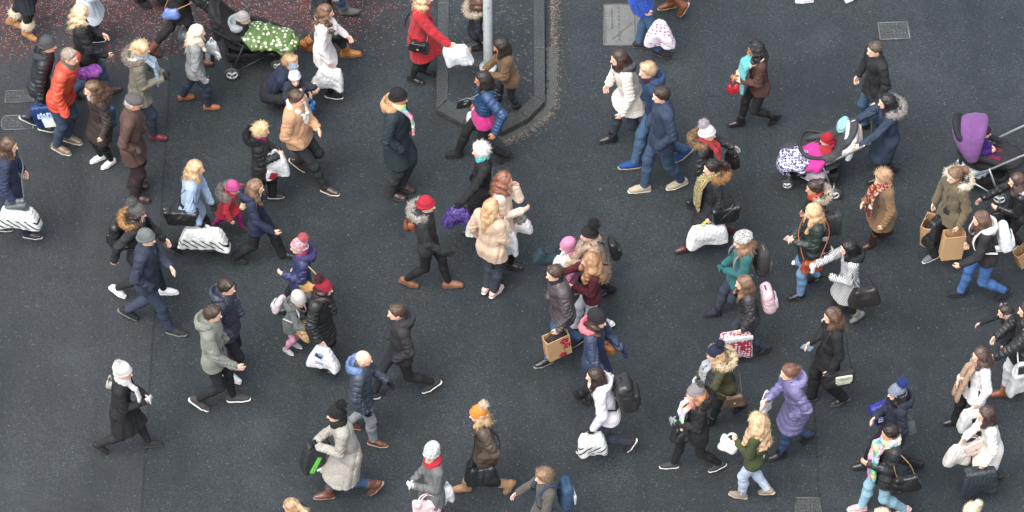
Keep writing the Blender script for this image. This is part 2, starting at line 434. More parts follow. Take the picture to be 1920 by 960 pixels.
def skeleton(hd, f, H, male, lean, feet, arms, hy, hp, squat=0, seat=None, roll=0):
    s = Skel(); s.H = H; s.f = f; s.male = male
    s.hs = (.6 + .4 * H / 1.7) * .885; s.hh = .228 * s.hs
    s.fd = A3(math.cos(rad(f)), math.sin(rad(f)), 0); s.ld = A3(-s.fd[1], s.fd[0], 0)
    zc = H - .5 * s.hh; znb = zc - .68 * s.hh
    hj = (.515 if H > 1.35 else .485) * H; ank = .047 * H; Lg = hj - ank; T = znb - hj
    le = rad(lean)
    toL = lambda w, o: A3((w - o).dot(s.fd), (w - o).dot(s.ld), w[2])
    hipz = hj * .985
    if seat is not None: hipz = seat
    if squat: hipz = squat
    for it in range(8):
        headz = hipz + T * math.cos(le) + .68 * s.hh
        w = ground(hd[0], hd[1], headz)
        off = T * math.sin(le) + .035
        s.org = A3(*(w - s.fd * off)[:2], 0)
        tg = []
        for i, ft in enumerate(feet):
            if ft is None:
                dx, pt = ((.30, -6) if i == 0 else (-.33, 32)) if not (squat or seat) else (.12, 0)
                pt = pt if H > 1.3 else pt * .7
                dx *= H / 1.7
                c = A3(dx, (.09 if i == 0 else -.09) * H / 1.7, .045 + max(0, .11 * math.sin(rad(pt))))
                if seat: c = A3(.38 * H, (.07 if i == 0 else -.07), seat - .22 * H)
                lift = 0
            else:
                lift = ft[3] if len(ft) > 3 else 0
                pt = ft[2] if len(ft) > 2 else None
                z0 = .045 + lift + (max(0, .11 * math.sin(rad(pt))) if pt else 0)
                c = toL(ground(ft[0], ft[1], z0), s.org)
                if pt is None:
                    pt = 34 if c[0] < -.17 else (-8 if c[0] > .22 else 0)
                    if pt > 0: c = toL(ground(ft[0], ft[1], .045 + lift + .11 * math.sin(rad(pt))), s.org)
            tg.append([c, pt])
        df = tg[0][0][1] - tg[1][0][1]; k = 1 if df >= 0 else -1; my = .5 * (tg[0][0][1] + tg[1][0][1]); hd2 = min(max(abs(df) / 2, .035), .10 if not squat else .2) * k
        tg[0][0][1] = my + hd2; tg[1][0][1] = my - hd2
        if None not in feet and not squat and seat is None and hd[1] > -20 and it < 7:      # the pelvis rides between the feet
            mx = .5 * (tg[0][0][0] + tg[1][0][0]) - .03
            le = min(max(math.asin(min(max((T * math.sin(le) - .35 * mx) / T, -.5), .5)), rad(min(-3, lean))), rad(max(15, lean)))
        tg.sort(key=lambda q: -q[0][1])            # left foot first
        s.foot = []
        for side, (c, pt) in zip((1, -1), tg):
            p = rad(pt); d = A3(math.cos(p), 0, -math.sin(p)); yaw = rad(7 * side)
            d = A3(d[0] * math.cos(yaw), d[0] * math.sin(yaw), d[2]); up = nrm(A3(math.sin(p), 0, math.cos(p)))
            fl = H / 1.72
            a = c - d * .055 * fl + up * .045 * fl
            s.foot.append((a, d, up))
        if seat is None and not squat:
            zz = []
            for (a, d, up), sg in zip(s.foot, (1, -1)):
                dx, dy = a[0], a[1] - sg * .085 * H / 1.7
                for _ in range(30):
                    r2 = dx * dx + dy * dy
                    if a[2] + math.sqrt(max((Lg * .992) ** 2 - r2, 0)) > hj * .87: break
                    dx *= .95; dy *= .95
                a[0] = dx; a[1] = dy + sg * .085 * H / 1.7
                zz.append(a[2] + math.sqrt(max((Lg * .992) ** 2 - dx * dx - dy * dy, 0)))
            hipz = min(min(zz), hj * .985)
    s.hipz = hipz; s.hip = A3(0, 0, hipz)
    s.hw = .088 * H / 1.7
    s.hips = [s.hip + A3(0, s.hw, 0), s.hip + A3(0, -s.hw, 0)]
    s.knee, s.ank = [], []
    for j, (a, d, up) in enumerate(s.foot):
        k, a2 = ik(s.hips[j], a, Lg * .5, Lg * .5, (1, .12 * (1 if j == 0 else -1), .2 if squat else 0))
        s.knee.append(k); s.ank.append(a2)
        s.foot[j] = (a2, d, up)
    tv = A3(math.sin(le), 0, math.cos(le)); s.tv = tv; s.tf = A3(math.cos(le), 0, -math.sin(le))
    s.nb = s.hip + tv * T; s.T = T
    s.head = s.nb + A3(.035, 0, .68 * s.hh)
    s.hy, s.hp = rad(hy), rad(hp)
    cy, sy, cp, sp = math.cos(s.hy), math.sin(s.hy), math.cos(s.hp), math.sin(s.hp)
    s.R = np.array([[cy * cp, -sy, cy * sp], [sy * cp, cy, sy * sp], [-sp, 0, cp]])     # head axes as columns
    s.sw = (.098 if male else .091) * H
    s.A = .315 * H
    s.sh, s.elb, s.wr, s.hdir = [], [], [], []
    near_is_left = s.ld[1] < 0                     # the camera looks along +y
    s.near = 0 if near_is_left else 1
    order = (arms[0], arms[1]) if near_is_left else (arms[1], arms[0])   # (left, right)
    s.pose = order
    for j, (sg, ps) in enumerate(zip((1, -1), order)):
        sh = s.nb + A3(0, sg * s.sw, 0) - tv * .035 * H
        A = s.A; hx = s.hip
        if isinstance(ps, tuple) and ps[0] == 'px':
            t = toL(ground(ps[1], ps[2], ps[3]), s.org)
        elif isinstance(ps, tuple): t = sh + A3(ps[0] * A, sg * ps[1] * A, ps[2] * A)
        else:
            t = {'d': sh + A3(.14 * A, sg * .17 * A, -.94 * A), 'w': sh + A3(.5 * A, sg * .05 * A, -.80 * A), 'b': sh + A3(-.42 * A, sg * .18 * A, -.84 * A),
                 'p': hx + A3(.11 * H / 1.7, sg * .17 * H / 1.7, .09), 'f': s.nb + A3(.25 * H / 1.7, sg * .05, -.2 * H), 'm': s.head + A3(.13, sg * .03, -.12),
                 's': hx + A3(.46, sg * .2, .1), 'c': s.nb + A3(.15, sg * .10, -.10 * H), 'x': s.nb + A3(.2, -sg * .06, -.22 * H)}[ps]
        pole = (-.7, sg * .55, -.45)
        e, w = ik(sh, t, A * .53, A * .47, pole)
        s.sh.append(sh); s.elb.append(e); s.wr.append(w); s.hdir.append(nrm(w - e))
    s.toL = toL
    return s

def head_pt(s, x, y, z):
    return s.head + s.R @ (A3(x, y, z) * s.hs)

def hand_ops(S, s, j, off=0.0):
    sg = 1 if j == 0 else -1; k = s.H / 1.72 * (.96 if s.male else .88); k = max(k, .6)
    w, d = s.wr[j], s.hdir[j]
    pn = A3(0, -sg, -.15); pn = nrm(pn - d * pn.dot(d)); sd = np.cross(d, pn)      # sd: across the knuckles
    if sd[0] < 0: sd = -sd                                                          # thumb side faces forward
    P = lambda a, b, c: w + (d * a + sd * b + pn * c) * k
    S.cap(s.elb[j] + (w - s.elb[j]) * .55, w, (.033 + off / k) * k, (.025 + off) * k, .01)
    S.cap(P(.005, 0, 0), P(.05, .004, .004), .027 * k + off, .04 * k + off, .012, flat=(pn, 2.1))
    S.cap(P(.05, .0, .004), P(.088, .0, .008), .04 * k + off, .037 * k + off, .012, flat=(pn, 2.3))
    for i, (y, l) in enumerate(((.031, .068), (.0105, .076), (-.0105, .07), (-.031, .055))):
        S.cap(P(.085, y, .007), P(.085 + l * .5, y * 1.1, .02), .0098 * k + off, .009 * k + off, .004)
        S.cap(P(.085 + l * .5, y * 1.1, .02), P(.085 + l * .85, y * 1.05, .045), .009 * k + off, .0078 * k + off, .004)
    S.cap(P(.022, .026, .004), P(.062, .056, .018), .013 * k + off, .0115 * k + off, .008)
    S.cap(P(.062, .056, .018), P(.094, .058, .034), .0112 * k + off, .009 * k + off, .005)
    s.grip = getattr(s, 'grip', {}); s.grip[j] = P(.095, .01, .03)

def skull(S, s, off=0.0, k=.02, lo=False):
    h = s.hs; R = s.R
    S.ell(head_pt(s, -.012, 0, .034), (A3(.099, .078, .088) + off) * h, R, k)
    if not lo: S.ell(head_pt(s, -.03, 0, -.0), (A3(.078, .07, .075) + off) * h, R, k)

BRW = ('2a211c', '3d2a1e', '8a6a45')
def make_body(s, skin, hair_col, bare):
    h = s.hs; S = Sdf(.0072 if h > .9 else .0065)
    skull(S, s)
    S.ell(head_pt(s, .028, 0, -.032), A3(.066, .061, .085) * h, s.R, .03)
    S.ell(head_pt(s, .048, 0, -.078), A3(.04, .043, .034) * h, s.R, .03)
    S.ell(head_pt(s, .079, 0, -.094), A3(.02, .022, .018) * h, s.R, .02)
    S.cap(head_pt(s, .083, -.032, .022), head_pt(s, .083, .032, .022), .013 * h, None, .02)
    for y in (.033, -.033): S.ell(head_pt(s, .101, y, -.003), A3(.017, .017, .011) * h, s.R, .012, mode='s')
    for y in (.033, -.033): S.ell(head_pt(s, .079, y, -.003), A3(.0145, .015, .0135) * h, s.R, .004)
    S.cap(head_pt(s, .092, 0, .008), head_pt(s, .113, 0, -.03), .0095 * h, .0145 * h, .012)
    S.cap(head_pt(s, .1, -.012, -.036), head_pt(s, .1, .012, -.036), .009 * h, None, .008)
    S.cap(head_pt(s, .09, -.017, -.064), head_pt(s, .09, .017, -.064), .0085 * h, None, .008)
    for y in (.079, -.079): S.ell(head_pt(s, -.004, y, -.014), A3(.021, .011, .032) * h, s.R, .008)
    nr = (.058 if s.male else .05) * h
    S.cap(head_pt(s, -.018, 0, -.065), s.nb + A3(-.005, 0, -.03), nr, nr * 1.0, .03)
    S.cap(s.nb + A3(-.01, -.2 * s.sw, -.045), s.nb + A3(-.01, .2 * s.sw, -.045), .042 * h, None, .03)
    parts = [S.arrays(1)]
    nh = len(parts[0][0])
    B = Sdf(.018 * max(.7, s.H / 1.7)); H = s.H
    c0 = s.hip + s.tv * .1 * s.T; c1 = s.hip + s.tv * .45 * s.T; c2 = s.hip + s.tv * .8 * s.T
    q = .072 * H
    B.cap(c0, c1, q, q * .86, .05, flat=(s.tf, 1.35)); B.cap(c1, c2, q * .86, q * .98, .05, flat=(s.tf, 1.4))
    B.cap(s.sh[0], s.sh[1], .028 * H, None, .05); B.cap(c2, s.nb - s.tv * .03, .045 * H, .028 * H, .05)
    for j in (0, 1):
        B.cap(s.hips[j], s.knee[j], .042 * H, .026 * H, .04); B.cap(s.knee[j], s.ank[j], .026 * H, .018 * H, .03)
        a, d, up = s.foot[j]; B.cap(a - up * .02, a + d * .09 * H / 1.72 - up * .03, .03 * H / 1.72, .027 * H / 1.72, .03)
        B.cap(s.sh[j], s.elb[j], .024 * H, .019 * H, .03); B.cap(s.elb[j], s.wr[j], .019 * H, .013 * H, .02)
    parts.append(B.arrays(1))
    for j in (0, 1):
        if s.pose[j] != 'p' and j in bare:
            Hd = Sdf(.006); hand_ops(Hd, s, j); parts.append(Hd.arrays(1))
        else:
            hand_ops(Sdf(.01), s, j)
    co, q = merge(*parts)
    me = arrays_to_mesh('person', co, q)
    # eyes, brows and lips are material slots of the same skin
    ctr = (co[q].mean(1) - s.head) @ s.R / h
    mi = np.zeros(len(q), np.int32)
    ey = (np.abs(np.abs(ctr[:, 1]) - .033) < .0105) & (np.abs(ctr[:, 2] + .003) < .005) & (ctr[:, 0] > .075)
    br = (np.abs(np.abs(ctr[:, 1]) - .034) < .016) & (np.abs(ctr[:, 2] - .0225) < .004) & (ctr[:, 0] > .07)
    lp = (np.abs(ctr[:, 1]) < .021) & (np.abs(ctr[:, 2] + .065) < .0085) & (ctr[:, 0] > .08)
    mi[br] = 2; mi[ey] = 1; mi[lp] = 3
    me.polygons.foreach_set('material_index', mi)
    return me, [mat('skin', skin), mat('gloss', '3a2c26'), mat('plain', hair_col), mat('plain', 'b8766a')]

# ---- hair
def make_hair(s, st, seed, hat=None):
    style, L = st[0], (st[3] if len(st) > 3 else None)
    h = s.hs; S = Sdf(.0085); R = s.R; rr = np.random.default_rng(seed)
    fine = lambda X, Y, Z, t: -.0035 * np.sin(95 * np.arctan2(Y - s.head[1], X - s.head[0]) * .35 + 25 * Z) - .002 * np.sin(140 * Y + 60 * X)
    thick = {'short': .013, 'crop': .006, 'curlyshort': .017, 'puffy': .016}.get(style, .012)
    if hat: thick = .003
    S.ell(head_pt(s, -.012, 0, .036), (A3(.1, .08, .09) + thick) * h, R, .02, disp=fine)
    S.ell(head_pt(s, -.035, 0, -.015), (A3(.076, .07, .08) + thick * .8) * h, R, .03, disp=fine)
    n = R @ A3(.8, 0, -.6); c = n.dot(s.head) + .022 * h
    S.cut(n, c)
    if style in ('short', 'crop', 'curlyshort', 'puffy') and not hat:
        n2 = R @ A3(.25, 0, -1); S.cut(n2, n2.dot(s.head) + .072 * h)
        S.cap(head_pt(s, .055, -.045, .098), head_pt(s, .06, .045, .1), (.012 if style == 'crop' else .022) * h, None, .03, disp=fine)
    if style in ('curlyshort', 'puffy', 'curly', 'frizz') and not hat:
        for i in range(46 if style != 'frizz' else 40):
            a, e = rr.uniform(0, 6.28), rr.uniform(-.35, 1.5)
            p = A3(-.012 + .1 * math.cos(a) * math.cos(e), .083 * math.sin(a) * math.cos(e), .03 + .095 * math.sin(e))
            if p[0] * .8 - p[2] * .6 < .02: S.ell(head_pt(s, *p), rr.uniform(.018, .03, 3) * h, None, .015)
    down = lambda p, k: s.head + (s.R @ (A3(p[0], p[1], 0) * h)) + A3(0, 0, p[2] * h)
    if style in ('long', 'bob', 'curly', 'wavy', 'frizz'):
        L = L or {'long': .36, 'bob': .2, 'curly': .3, 'wavy': .36, 'frizz': .42}[style]
        wide = 1.5 if style == 'frizz' else (1.18 if style in ('curly', 'wavy') else 1.0)
        amp = {'long': .008, 'bob': .006, 'curly': .022, 'wavy': .02, 'frizz': .02}[style]
        for i, deg in enumerate(np.linspace(-118, 118, 13)):
            a = rad(deg); front = abs(deg) > 85
            y0 = .082 * math.sin(a); x0 = -.02 - .085 * math.cos(a)
            l = L * rr.uniform(.82, 1.05) * (.8 if front else 1)
            k0 = (.026 if style != 'frizz' else .038)
            def dsp(X, Y, Z, t, ph=rr.uniform(0, 6)):
                return -amp * np.sin(Z * (55 if style != 'long' else 30) + ph + 40 * Y) * np.clip(t * 2 + .2, 0, 1) - .002 * np.sin(260 * Y + 120 * X)
            m = max(.12, l * .45)
            xb = -.135 if not front else .05 * (1 if L > .24 else 0)
            p1 = A3(x0 - .015 * math.cos(a), y0 * 1.12 * wide, -.09)
            p2 = A3(min(x0 * 1.1, -.055 - .08 * math.cos(a)) if not front else x0 + .035, y0 * (1.12 if front else 1.0) * wide, -.09 - m * .55)
            p3 = A3((-.02 - .155 * max(math.cos(a), 0)) * (1.2 if style == 'frizz' else 1) if not front else x0 + .085, y0 * (1.0 if not front else 1.15) * wide, -l)
            pts = [head_pt(s, x0 * .8, y0 * .85, .03), down(p1, 0), down(p2, 0)]
            rads = [k0 * h, k0 * 1.05 * h, k0 * h]
            if l > .22: pts.append(down(p3, 0)); rads.append(k0 * .55 * h)
            S.chain(pts, rads, .03, disp=dsp)
        # keep the face open
        S.ell(head_pt(s, .095, 0, -.035), A3(.06, .05, .1) * h, R, .015, mode='s')
    if style == 'pony':
        L = L or .3
        S.ell(head_pt(s, -.12, 0, .03), A3(.03, .03, .03) * h, R, .02)
        S.chain([head_pt(s, -.12, 0, .03), s.head + s.R @ A3(-.17, 0, -.03), s.head + s.R @ A3(-.175, .02, -.14) , s.head + s.R @ A3(-.17, .03, -L)], [.03, .036, .032, .012], .02, disp=lambda X, Y, Z, t: -.006 * np.sin(40 * Z + 90 * Y))
    if style in ('bun', 'updo'):
        b = (-.105, 0, .1, .05) if style == 'bun' else (-.115, 0, .02, .05)
        S.ell(head_pt(s, *b[:3]), A3(b[3], b[3] * 1.05, b[3] * .95) * h, R, .01, disp=lambda X, Y, Z, t: -.005 * np.sin(90 * X + 130 * Z))
    co, q = S.arrays(1)
    fuzzy = style in ('curly', 'frizz', 'curlyshort', 'puffy')
    flow = (lambda p: A3(-.35, 0, -1.0)[None] + RNG.normal(0, .25, p.shape)) if style not in ('short', 'crop', 'bun', 'updo', 'pony') else (lambda p: (s.R @ A3(-1, 0, -.25))[None] + RNG.normal(0, .2, p.shape))
    if style != 'crop' or True:
        nb = {'short': 420, 'crop': 260}.get(style, 650)
        b = blades(co, q, nb, .05 if fuzzy else (.085 if style in ('long', 'wavy', 'bob') else .04), .0022, flow, lift=.5 if fuzzy else .1, jit=.35 if fuzzy else .1,
                   keep=lambda ct: (((ct - s.head) @ s.R)[:, 0] < .075 * h) & (fuzzy | (((ct - s.head) @ s.R)[:, 2] < (.045 if style not in ('short', 'crop', 'bun', 'updo', 'pony') else 1) * h)) & ((not hat) | (((ct - s.head) @ s.R)[:, 2] < -.05 * h)))
        co, q = merge((co, q), b)
    return arrays_to_mesh('hair', co, q), mat('hair', st[1], st[2] if len(st) > 2 else None)

# ---- headgear
def make_hat(s, hat, root):
    kind, col = hat[0], hat[1]; h = s.hs; R = s.R
    col2 = hat[2] if len(hat) > 2 else None; pom = hat[3] if len(hat) > 3 else None; pomk = hat[4] if len(hat) > 4 else 1.0
    S = Sdf(.0085)
    ang = lambda X, Y: np.arctan2(Y - s.head[1], X - s.head[0] + .02)
    rib = lambda X, Y, Z, t: -.0022 * np.sin(44 * ang(X, Y))
    if kind in ('beanie', 'slouch'):
        S.ell(head_pt(s, -.018, 0, .052), (A3(.113, .095, .104) if kind == 'beanie' else A3(.117, .098, .116)) * h, R, .02, disp=rib)
        if kind == 'slouch': S.ell(head_pt(s, -.06, 0, .1), A3(.095, .088, .08) * h, R, .05, disp=rib)
        n = R @ A3(.42, 0, -1); c = n.dot(s.head) + .002 * h; S.cut(n, c)
        for i in range(16):
            a, b = 2 * math.pi * i / 16, 2 * math.pi * (i + 1) / 16
            P = lambda t: head_pt(s, -.016 + .112 * math.cos(t), .093 * math.sin(t), .022 + .42 * (-.016 + .112 * math.cos(t)))
            S.cap(P(a), P(b), .015 * h, None, .006, flat=(R @ A3(.4, 0, -1), .72), disp=rib)
    elif kind == 'flatcap':
        S.ell(head_pt(s, -.005, 0, .072), A3(.118, .098, .062) * h, R, .02)
        S.ell(head_pt(s, .035, 0, .07), A3(.092, .09, .045) * h, R, .03)
        S.ell(head_pt(s, .095, 0, .052), A3(.055, .07, .012) * h, R, .012)
        S.cut(R @ A3(.1, 0, -1), (R @ A3(.1, 0, -1)).dot(s.head) - .03 * h)
    elif kind == 'beret':
        S.ell(head_pt(s, -.03, .0, .085), A3(.135, .125, .06) * h, R, .03, disp=folds(3, .006, 22))
        S.ell(head_pt(s, -.015, 0, .05), A3(.115, .096, .06) * h, R, .03)
        S.cut(R @ A3(.42, 0, -1), (R @ A3(.42, 0, -1)).dot(s.head) - .008 * h)
    elif kind == 'band':
        pts = [head_pt(s, -.01, .1 * math.cos(t), .03 + .1 * math.sin(t)) for t in np.linspace(-.2, math.pi + .2, 15)]
        S.chain(pts, [.011] * 15, .004)
    co, q = S.arrays(1)
    name = {'beanie': 'beanie', 'slouch': 'beanie', 'flatcap': 'flat_cap', 'beret': 'beret', 'band': 'earmuff'}[kind]
    m = mat('tweed' if kind == 'flatcap' else 'knit', col, col2) if kind != 'band' else mat('plain', col)
    o = link(name, arrays_to_mesh(name, co, q), m, root)
    if pom:
        if kind == 'band':
            for y in (.1, -.1):
                S = Sdf(.009); S.ell(head_pt(s, -.01, y, -.01), A3(.048, .03, .05) * h, R)
                c, q = S.arrays(0); c, q = merge((c, q), blades(c, q, 350, .022, .003, lift=1, jit=.4))
                link('ear_pad', arrays_to_mesh('ear_pad', c, q), mat('fur', pom), o)
        else:
            S = Sdf(.009); r = .05 * pomk
            S.ell(head_pt(s, -.075 - .02 * pomk, 0, .145 + .025 * pomk), A3(r, r, r) * h, None, disp=folds(9, .006, 60))
            c, q = S.arrays(0); c, q = merge((c, q), blades(c, q, 700, .028 * pomk, .003, lift=1, jit=.5))
            link('pompom', arrays_to_mesh('pompom', c, q), mat('fur', pom), o)
    return o

# ---- clothes
def make_coat(s, c, root, seed):
    m, col = c['c'][0], c['c'][1]; H = s.H
    th = c.get('th', .019 if m == 'puffer' else (.017 if m in ('fleece', 'fur') else .010)) * max(.75, H / 1.72)
    hem = c.get('hem', .43) * H; fl = c.get('flare', .012)
    quilt = c.get('quilt', .0 if m != 'puffer' else .011); sp = c.get('sp', .075)
    S = Sdf(.008 if H > 1.3 else .0072)
    fo = folds(seed, c.get('fold', {'puffer': .005, 'fleece': .006, 'tweed': .006, 'fur': .004, 'knit': .006}.get(m, .0085)), 12, (1.1, 1.1, .38) if m != 'puffer' else (1, 1, .7))
    fa = folds(seed + 7, .0075, 24, (1, 1, 1.2))
    tv = s.tv
    def body_d(X, Y, Z, t):
        d = fo(X, Y, Z)
        if quilt:
            zz = (X - s.hip[0]) * tv[0] + (Z - s.hip[2]) * tv[2] + .012 * np.sin(9 * Y + 4 * X)
            d = d - quilt * (np.sqrt(np.abs(np.sin(math.pi * zz / sp))) - .65)
        return d
    q = (.082 if s.male else .075) * H * c.get('fat', 1.0)
    up = .9 if s.male else .97
    c0 = s.hip + tv * .03 * s.T; c1 = s.hip + tv * .42 * s.T; c2 = s.hip + tv * .74 * s.T
    S.cap(c0, c1, q * up + th, q * .93 + th, .06, flat=(s.tf, 1.3), disp=body_d)
    S.cap(c1, c2, q * .93 + th, q * 1.02 + th * .9, .06, flat=(s.tf, 1.3), disp=body_d)
    S.cap(c2 + tv * .02, s.nb - tv * .012, .058 * H + th * .5, .034 * H + th * .4, .06, flat=(s.tf, 1.1), disp=fo)
    S.cap(s.sh[0] * .92 + s.sh[1] * .08, s.sh[1] * .92 + s.sh[0] * .08, .035 * H + th * .8, None, .06, disp=fo)
    drop = s.hip[2] - hem
    if drop > -.02:
        bot = A3(0, 0, hem - .05); mid = .5 * (s.knee[0] + s.knee[1]); w = min(1, max(0, drop / max(s.hip[2] - mid[2], .05)))
        bot = bot + A3((mid[0]) * w * .9, 0, 0)
        S.cap(c0, bot, q * up + th, q * up + th + fl * 1.5 + .01, .06, flat=(s.tf, 1.3 - .1 * w), disp=body_d)
        for j in (0, 1):
            k = s.knee[j]; h0 = s.hips[j]
            t = min(1.0, (h0[2] - hem) / max(h0[2] - k[2], .05)); e = h0 + (k - h0) * t
            if drop > (h0[2] - k[2]): e = np.array([k[0] + (s.ank[j][0] - k[0]) * .25, k[1], hem - .02])
            S.cap(h0, e + A3(0, 0, -.03), .052 * H + th, .047 * H + th + fl, .07, disp=body_d)
    S.cut((0, 0, -1), -hem)
    for j in (0, 1):
        A, B = s.sh[j], s.elb[j]; W = s.wr[j]; W = B + (W - B) * .97
        def arm_d(X, Y, Z, t, sl=s.A * .5, j=j):
            d = fa(X, Y, Z) * (.5 + t)
            if quilt: d = d - quilt * .8 * (np.sqrt(np.abs(np.sin(math.pi * t * sl / sp))) - .6)
            return d
        S.cap(A, B, .031 * H + th * .85, .027 * H + th * .75, .035, disp=arm_d)
        S.cap(B, W, .027 * H + th * .75, .021 * H + th * .6, .02, disp=arm_d)
    co, qd = S.arrays(1)
    if m == 'fur':
        co, qd = merge((co, qd), blades(co, qd, 3500, .032, .003, flow=A3(-.1, 0, -.8)[None], lift=.6, jit=.5))
    name = c.get('n', {'puffer': 'puffer_jacket'}.get(m, 'coat'))
    o = link(name, arrays_to_mesh(name, co, qd), mat(*c['c']), root)
    if c.get('panel'):        # shoulder panel of another colour
        S = Sdf(.0095); S.cap(s.sh[0] * .8 + s.sh[1] * .2, s.sh[1] * .8 + s.sh[0] * .2, .035 * H + th * .8 + .007, None, .06, disp=fo)
        S.cap(c2 + tv * .05, s.nb - tv * .012, .058 * H + th * .5 + .006, .034 * H + th * .4 + .005, .06, flat=(s.tf, 1.1), disp=fo)
        link('shoulder_panel', arrays_to_mesh('shoulder_panel', *S.arrays(1)), mat(c['c'][0], c['panel']), o)
    nb = s.nb; col_c = c.get('collar')
    if col_c is not False:
        S = Sdf(.0085); n = 14; r = .062 * max(.8, s.hs)
        cm = col_c if isinstance(col_c, tuple) else c['c']
        pts = [nb + A3(.006 + r * math.cos(t), r * 1.02 * math.sin(t), .012 - .028 * math.cos(t)) for t in np.linspace(rad(38), rad(322), n)]
        S.chain(pts, [.021] * n, .006, flat=(A3(0, 0, 1), .62), disp=fa)
        co, qd = S.arrays(1)
        if cm[0] in ('fur', 'fleece'): co, qd = merge((co, qd), blades(co, qd, 500, .02, .003, lift=1, jit=.5))
        link('collar', arrays_to_mesh('collar', co, qd), mat(*cm), o)
    if c.get('lapel'):        # big turned-out collar running down the chest
        S = Sdf(.009)
        for sg in (1, -1):
            S.chain([nb + A3(-.08, 0, .03), nb + A3(-.02, sg * .085, .025), nb + A3(.07, sg * .075, -.03), nb + A3(.13, sg * .04, -.12), nb + A3(.15, sg * .02, -.24)], [.03, .032, .034, .03, .016], .02, disp=fa)
        co, qd = S.arrays(1)
        if c['lapel'][0] == 'fur': co, qd = merge((co, qd), blades(co, qd, 900, .02, .003, lift=1, jit=.5))
        link('lapel', arrays_to_mesh('lapel', co, qd), mat(*c['lapel']), o)
    if c.get('hood'):
        hc = c['hood'] if isinstance(c['hood'], tuple) else c['c']; k = max(.75, s.hs) * c.get('hk', 1.0)
        S = Sdf(.0095)
        S.ell(nb + A3(-.135, 0, -.035) * k, A3(.062, .125, .1) * k, None, .05, disp=fa)
        pts = [nb + A3(-.035 - .115 * math.cos(t), .13 * math.sin(t), .02 - .012 * math.cos(t)) * k for t in np.linspace(rad(-112), rad(112), 12)]
        S.chain(pts, [.034 * k] + [.042 * k] * 10 + [.034 * k], .03, disp=fa)
        S.ell(nb + A3(-.105, 0, .055) * k, A3(.055, .08, .06) * k, None, .03, mode='s')
        ho = link('hood', arrays_to_mesh('hood', *S.arrays(1)), mat(*hc), o)
        if c.get('fur'):
            S = Sdf(.009)
            pts = [nb + A3(-.035 - .15 * math.cos(t), .155 * math.sin(t), .045 - .02 * math.cos(t) - .02 * abs(math.sin(t))) * k for t in np.linspace(rad(-118), rad(118), 14)]
            S.chain(pts, [.024 * k] + [.034 * k] * 12 + [.024 * k], .02, disp=folds(seed, .008, 45))
            co, qd = S.arrays(0)
            co, qd = merge((co, qd), blades(co, qd, 2600, .027, .0034, lift=1, jit=.6))
            link('fur_trim', arrays_to_mesh('fur_trim', co, qd), mat('fur', *c['fur']), ho)
    # front fastening, pocket welts and a seam ring at the hem
    def on(u, y, lift=.0):      # a point just outside the cloth, u down from the neck
        p = s.nb + (s.hip - s.nb) * u; r1 = q * (.97 if u < .5 else .95) + th + .006 + lift
        return p, r1
    trim = '%02x%02x%02x' % tuple(int(int(c['c'][1][i:i + 2], 16) * (.55 if int(c['c'][1][:2], 16) > 70 else 1.0) + (0 if int(c['c'][1][:2], 16) > 70 else 26)) for i in (0, 2, 4))
    if m in ('cloth', 'puffer', 'leather', 'fleece', 'tweed') and not c.get('lapel'):
        pts = []
        for u in np.linspace(.12, 1.0, 9):
            p, r1 = on(u, 0); pts.append(p + s.tf * (r1 / 1.3) + A3(0, .012, 0))
        link('zip', arrays_to_mesh('zip', *tube_arrays(pts, .0075, 6, .6)), mat('plain', trim), o)
    for j in (0, 1):
        if s.pose[j] == 'p' or hem > .48 * H: continue
        sg = 1 if j == 0 else -1; a0, a1 = rad(48), rad(68); P_ = lambda a, z: s.hip + A3(0, 0, z) + A3((q * up + th + .007) / 1.3 * math.cos(a), sg * (q * up + th + .007) * math.sin(a), 0)
        link('pocket', arrays_to_mesh('pocket', *tube_arrays([P_(a0, .10), P_(a1, -.0)], .0075, 6, .7)), mat('plain', trim), o)
    if c.get('belt'):
        S = Sdf(.009); r = q * .93 + th + .004
        pts = [c1 - tv * .02 + s.tf * (r / 1.3 * math.cos(t)) + A3(0, r * math.sin(t), 0) for t in np.linspace(0, 2 * math.pi, 22)]
        S.chain(pts, [.012] * 22, .004, flat=(tv, .6)); link('belt', arrays_to_mesh('belt', *S.arrays(1)), mat(*c['belt']), o)
    if c.get('cuff'):
        for j in (0, 1):
            S = Sdf(.0075); S.cap(s.wr[j] - s.hdir[j] * .035, s.wr[j] - s.hdir[j] * .002, .024 * H + th * .6, None, .01)
            link('cuff', arrays_to_mesh('cuff', *S.arrays(1)), mat('fleece' if len(c['cuff']) == 6 else 'cloth', c['cuff'][:6]), o)
    return o

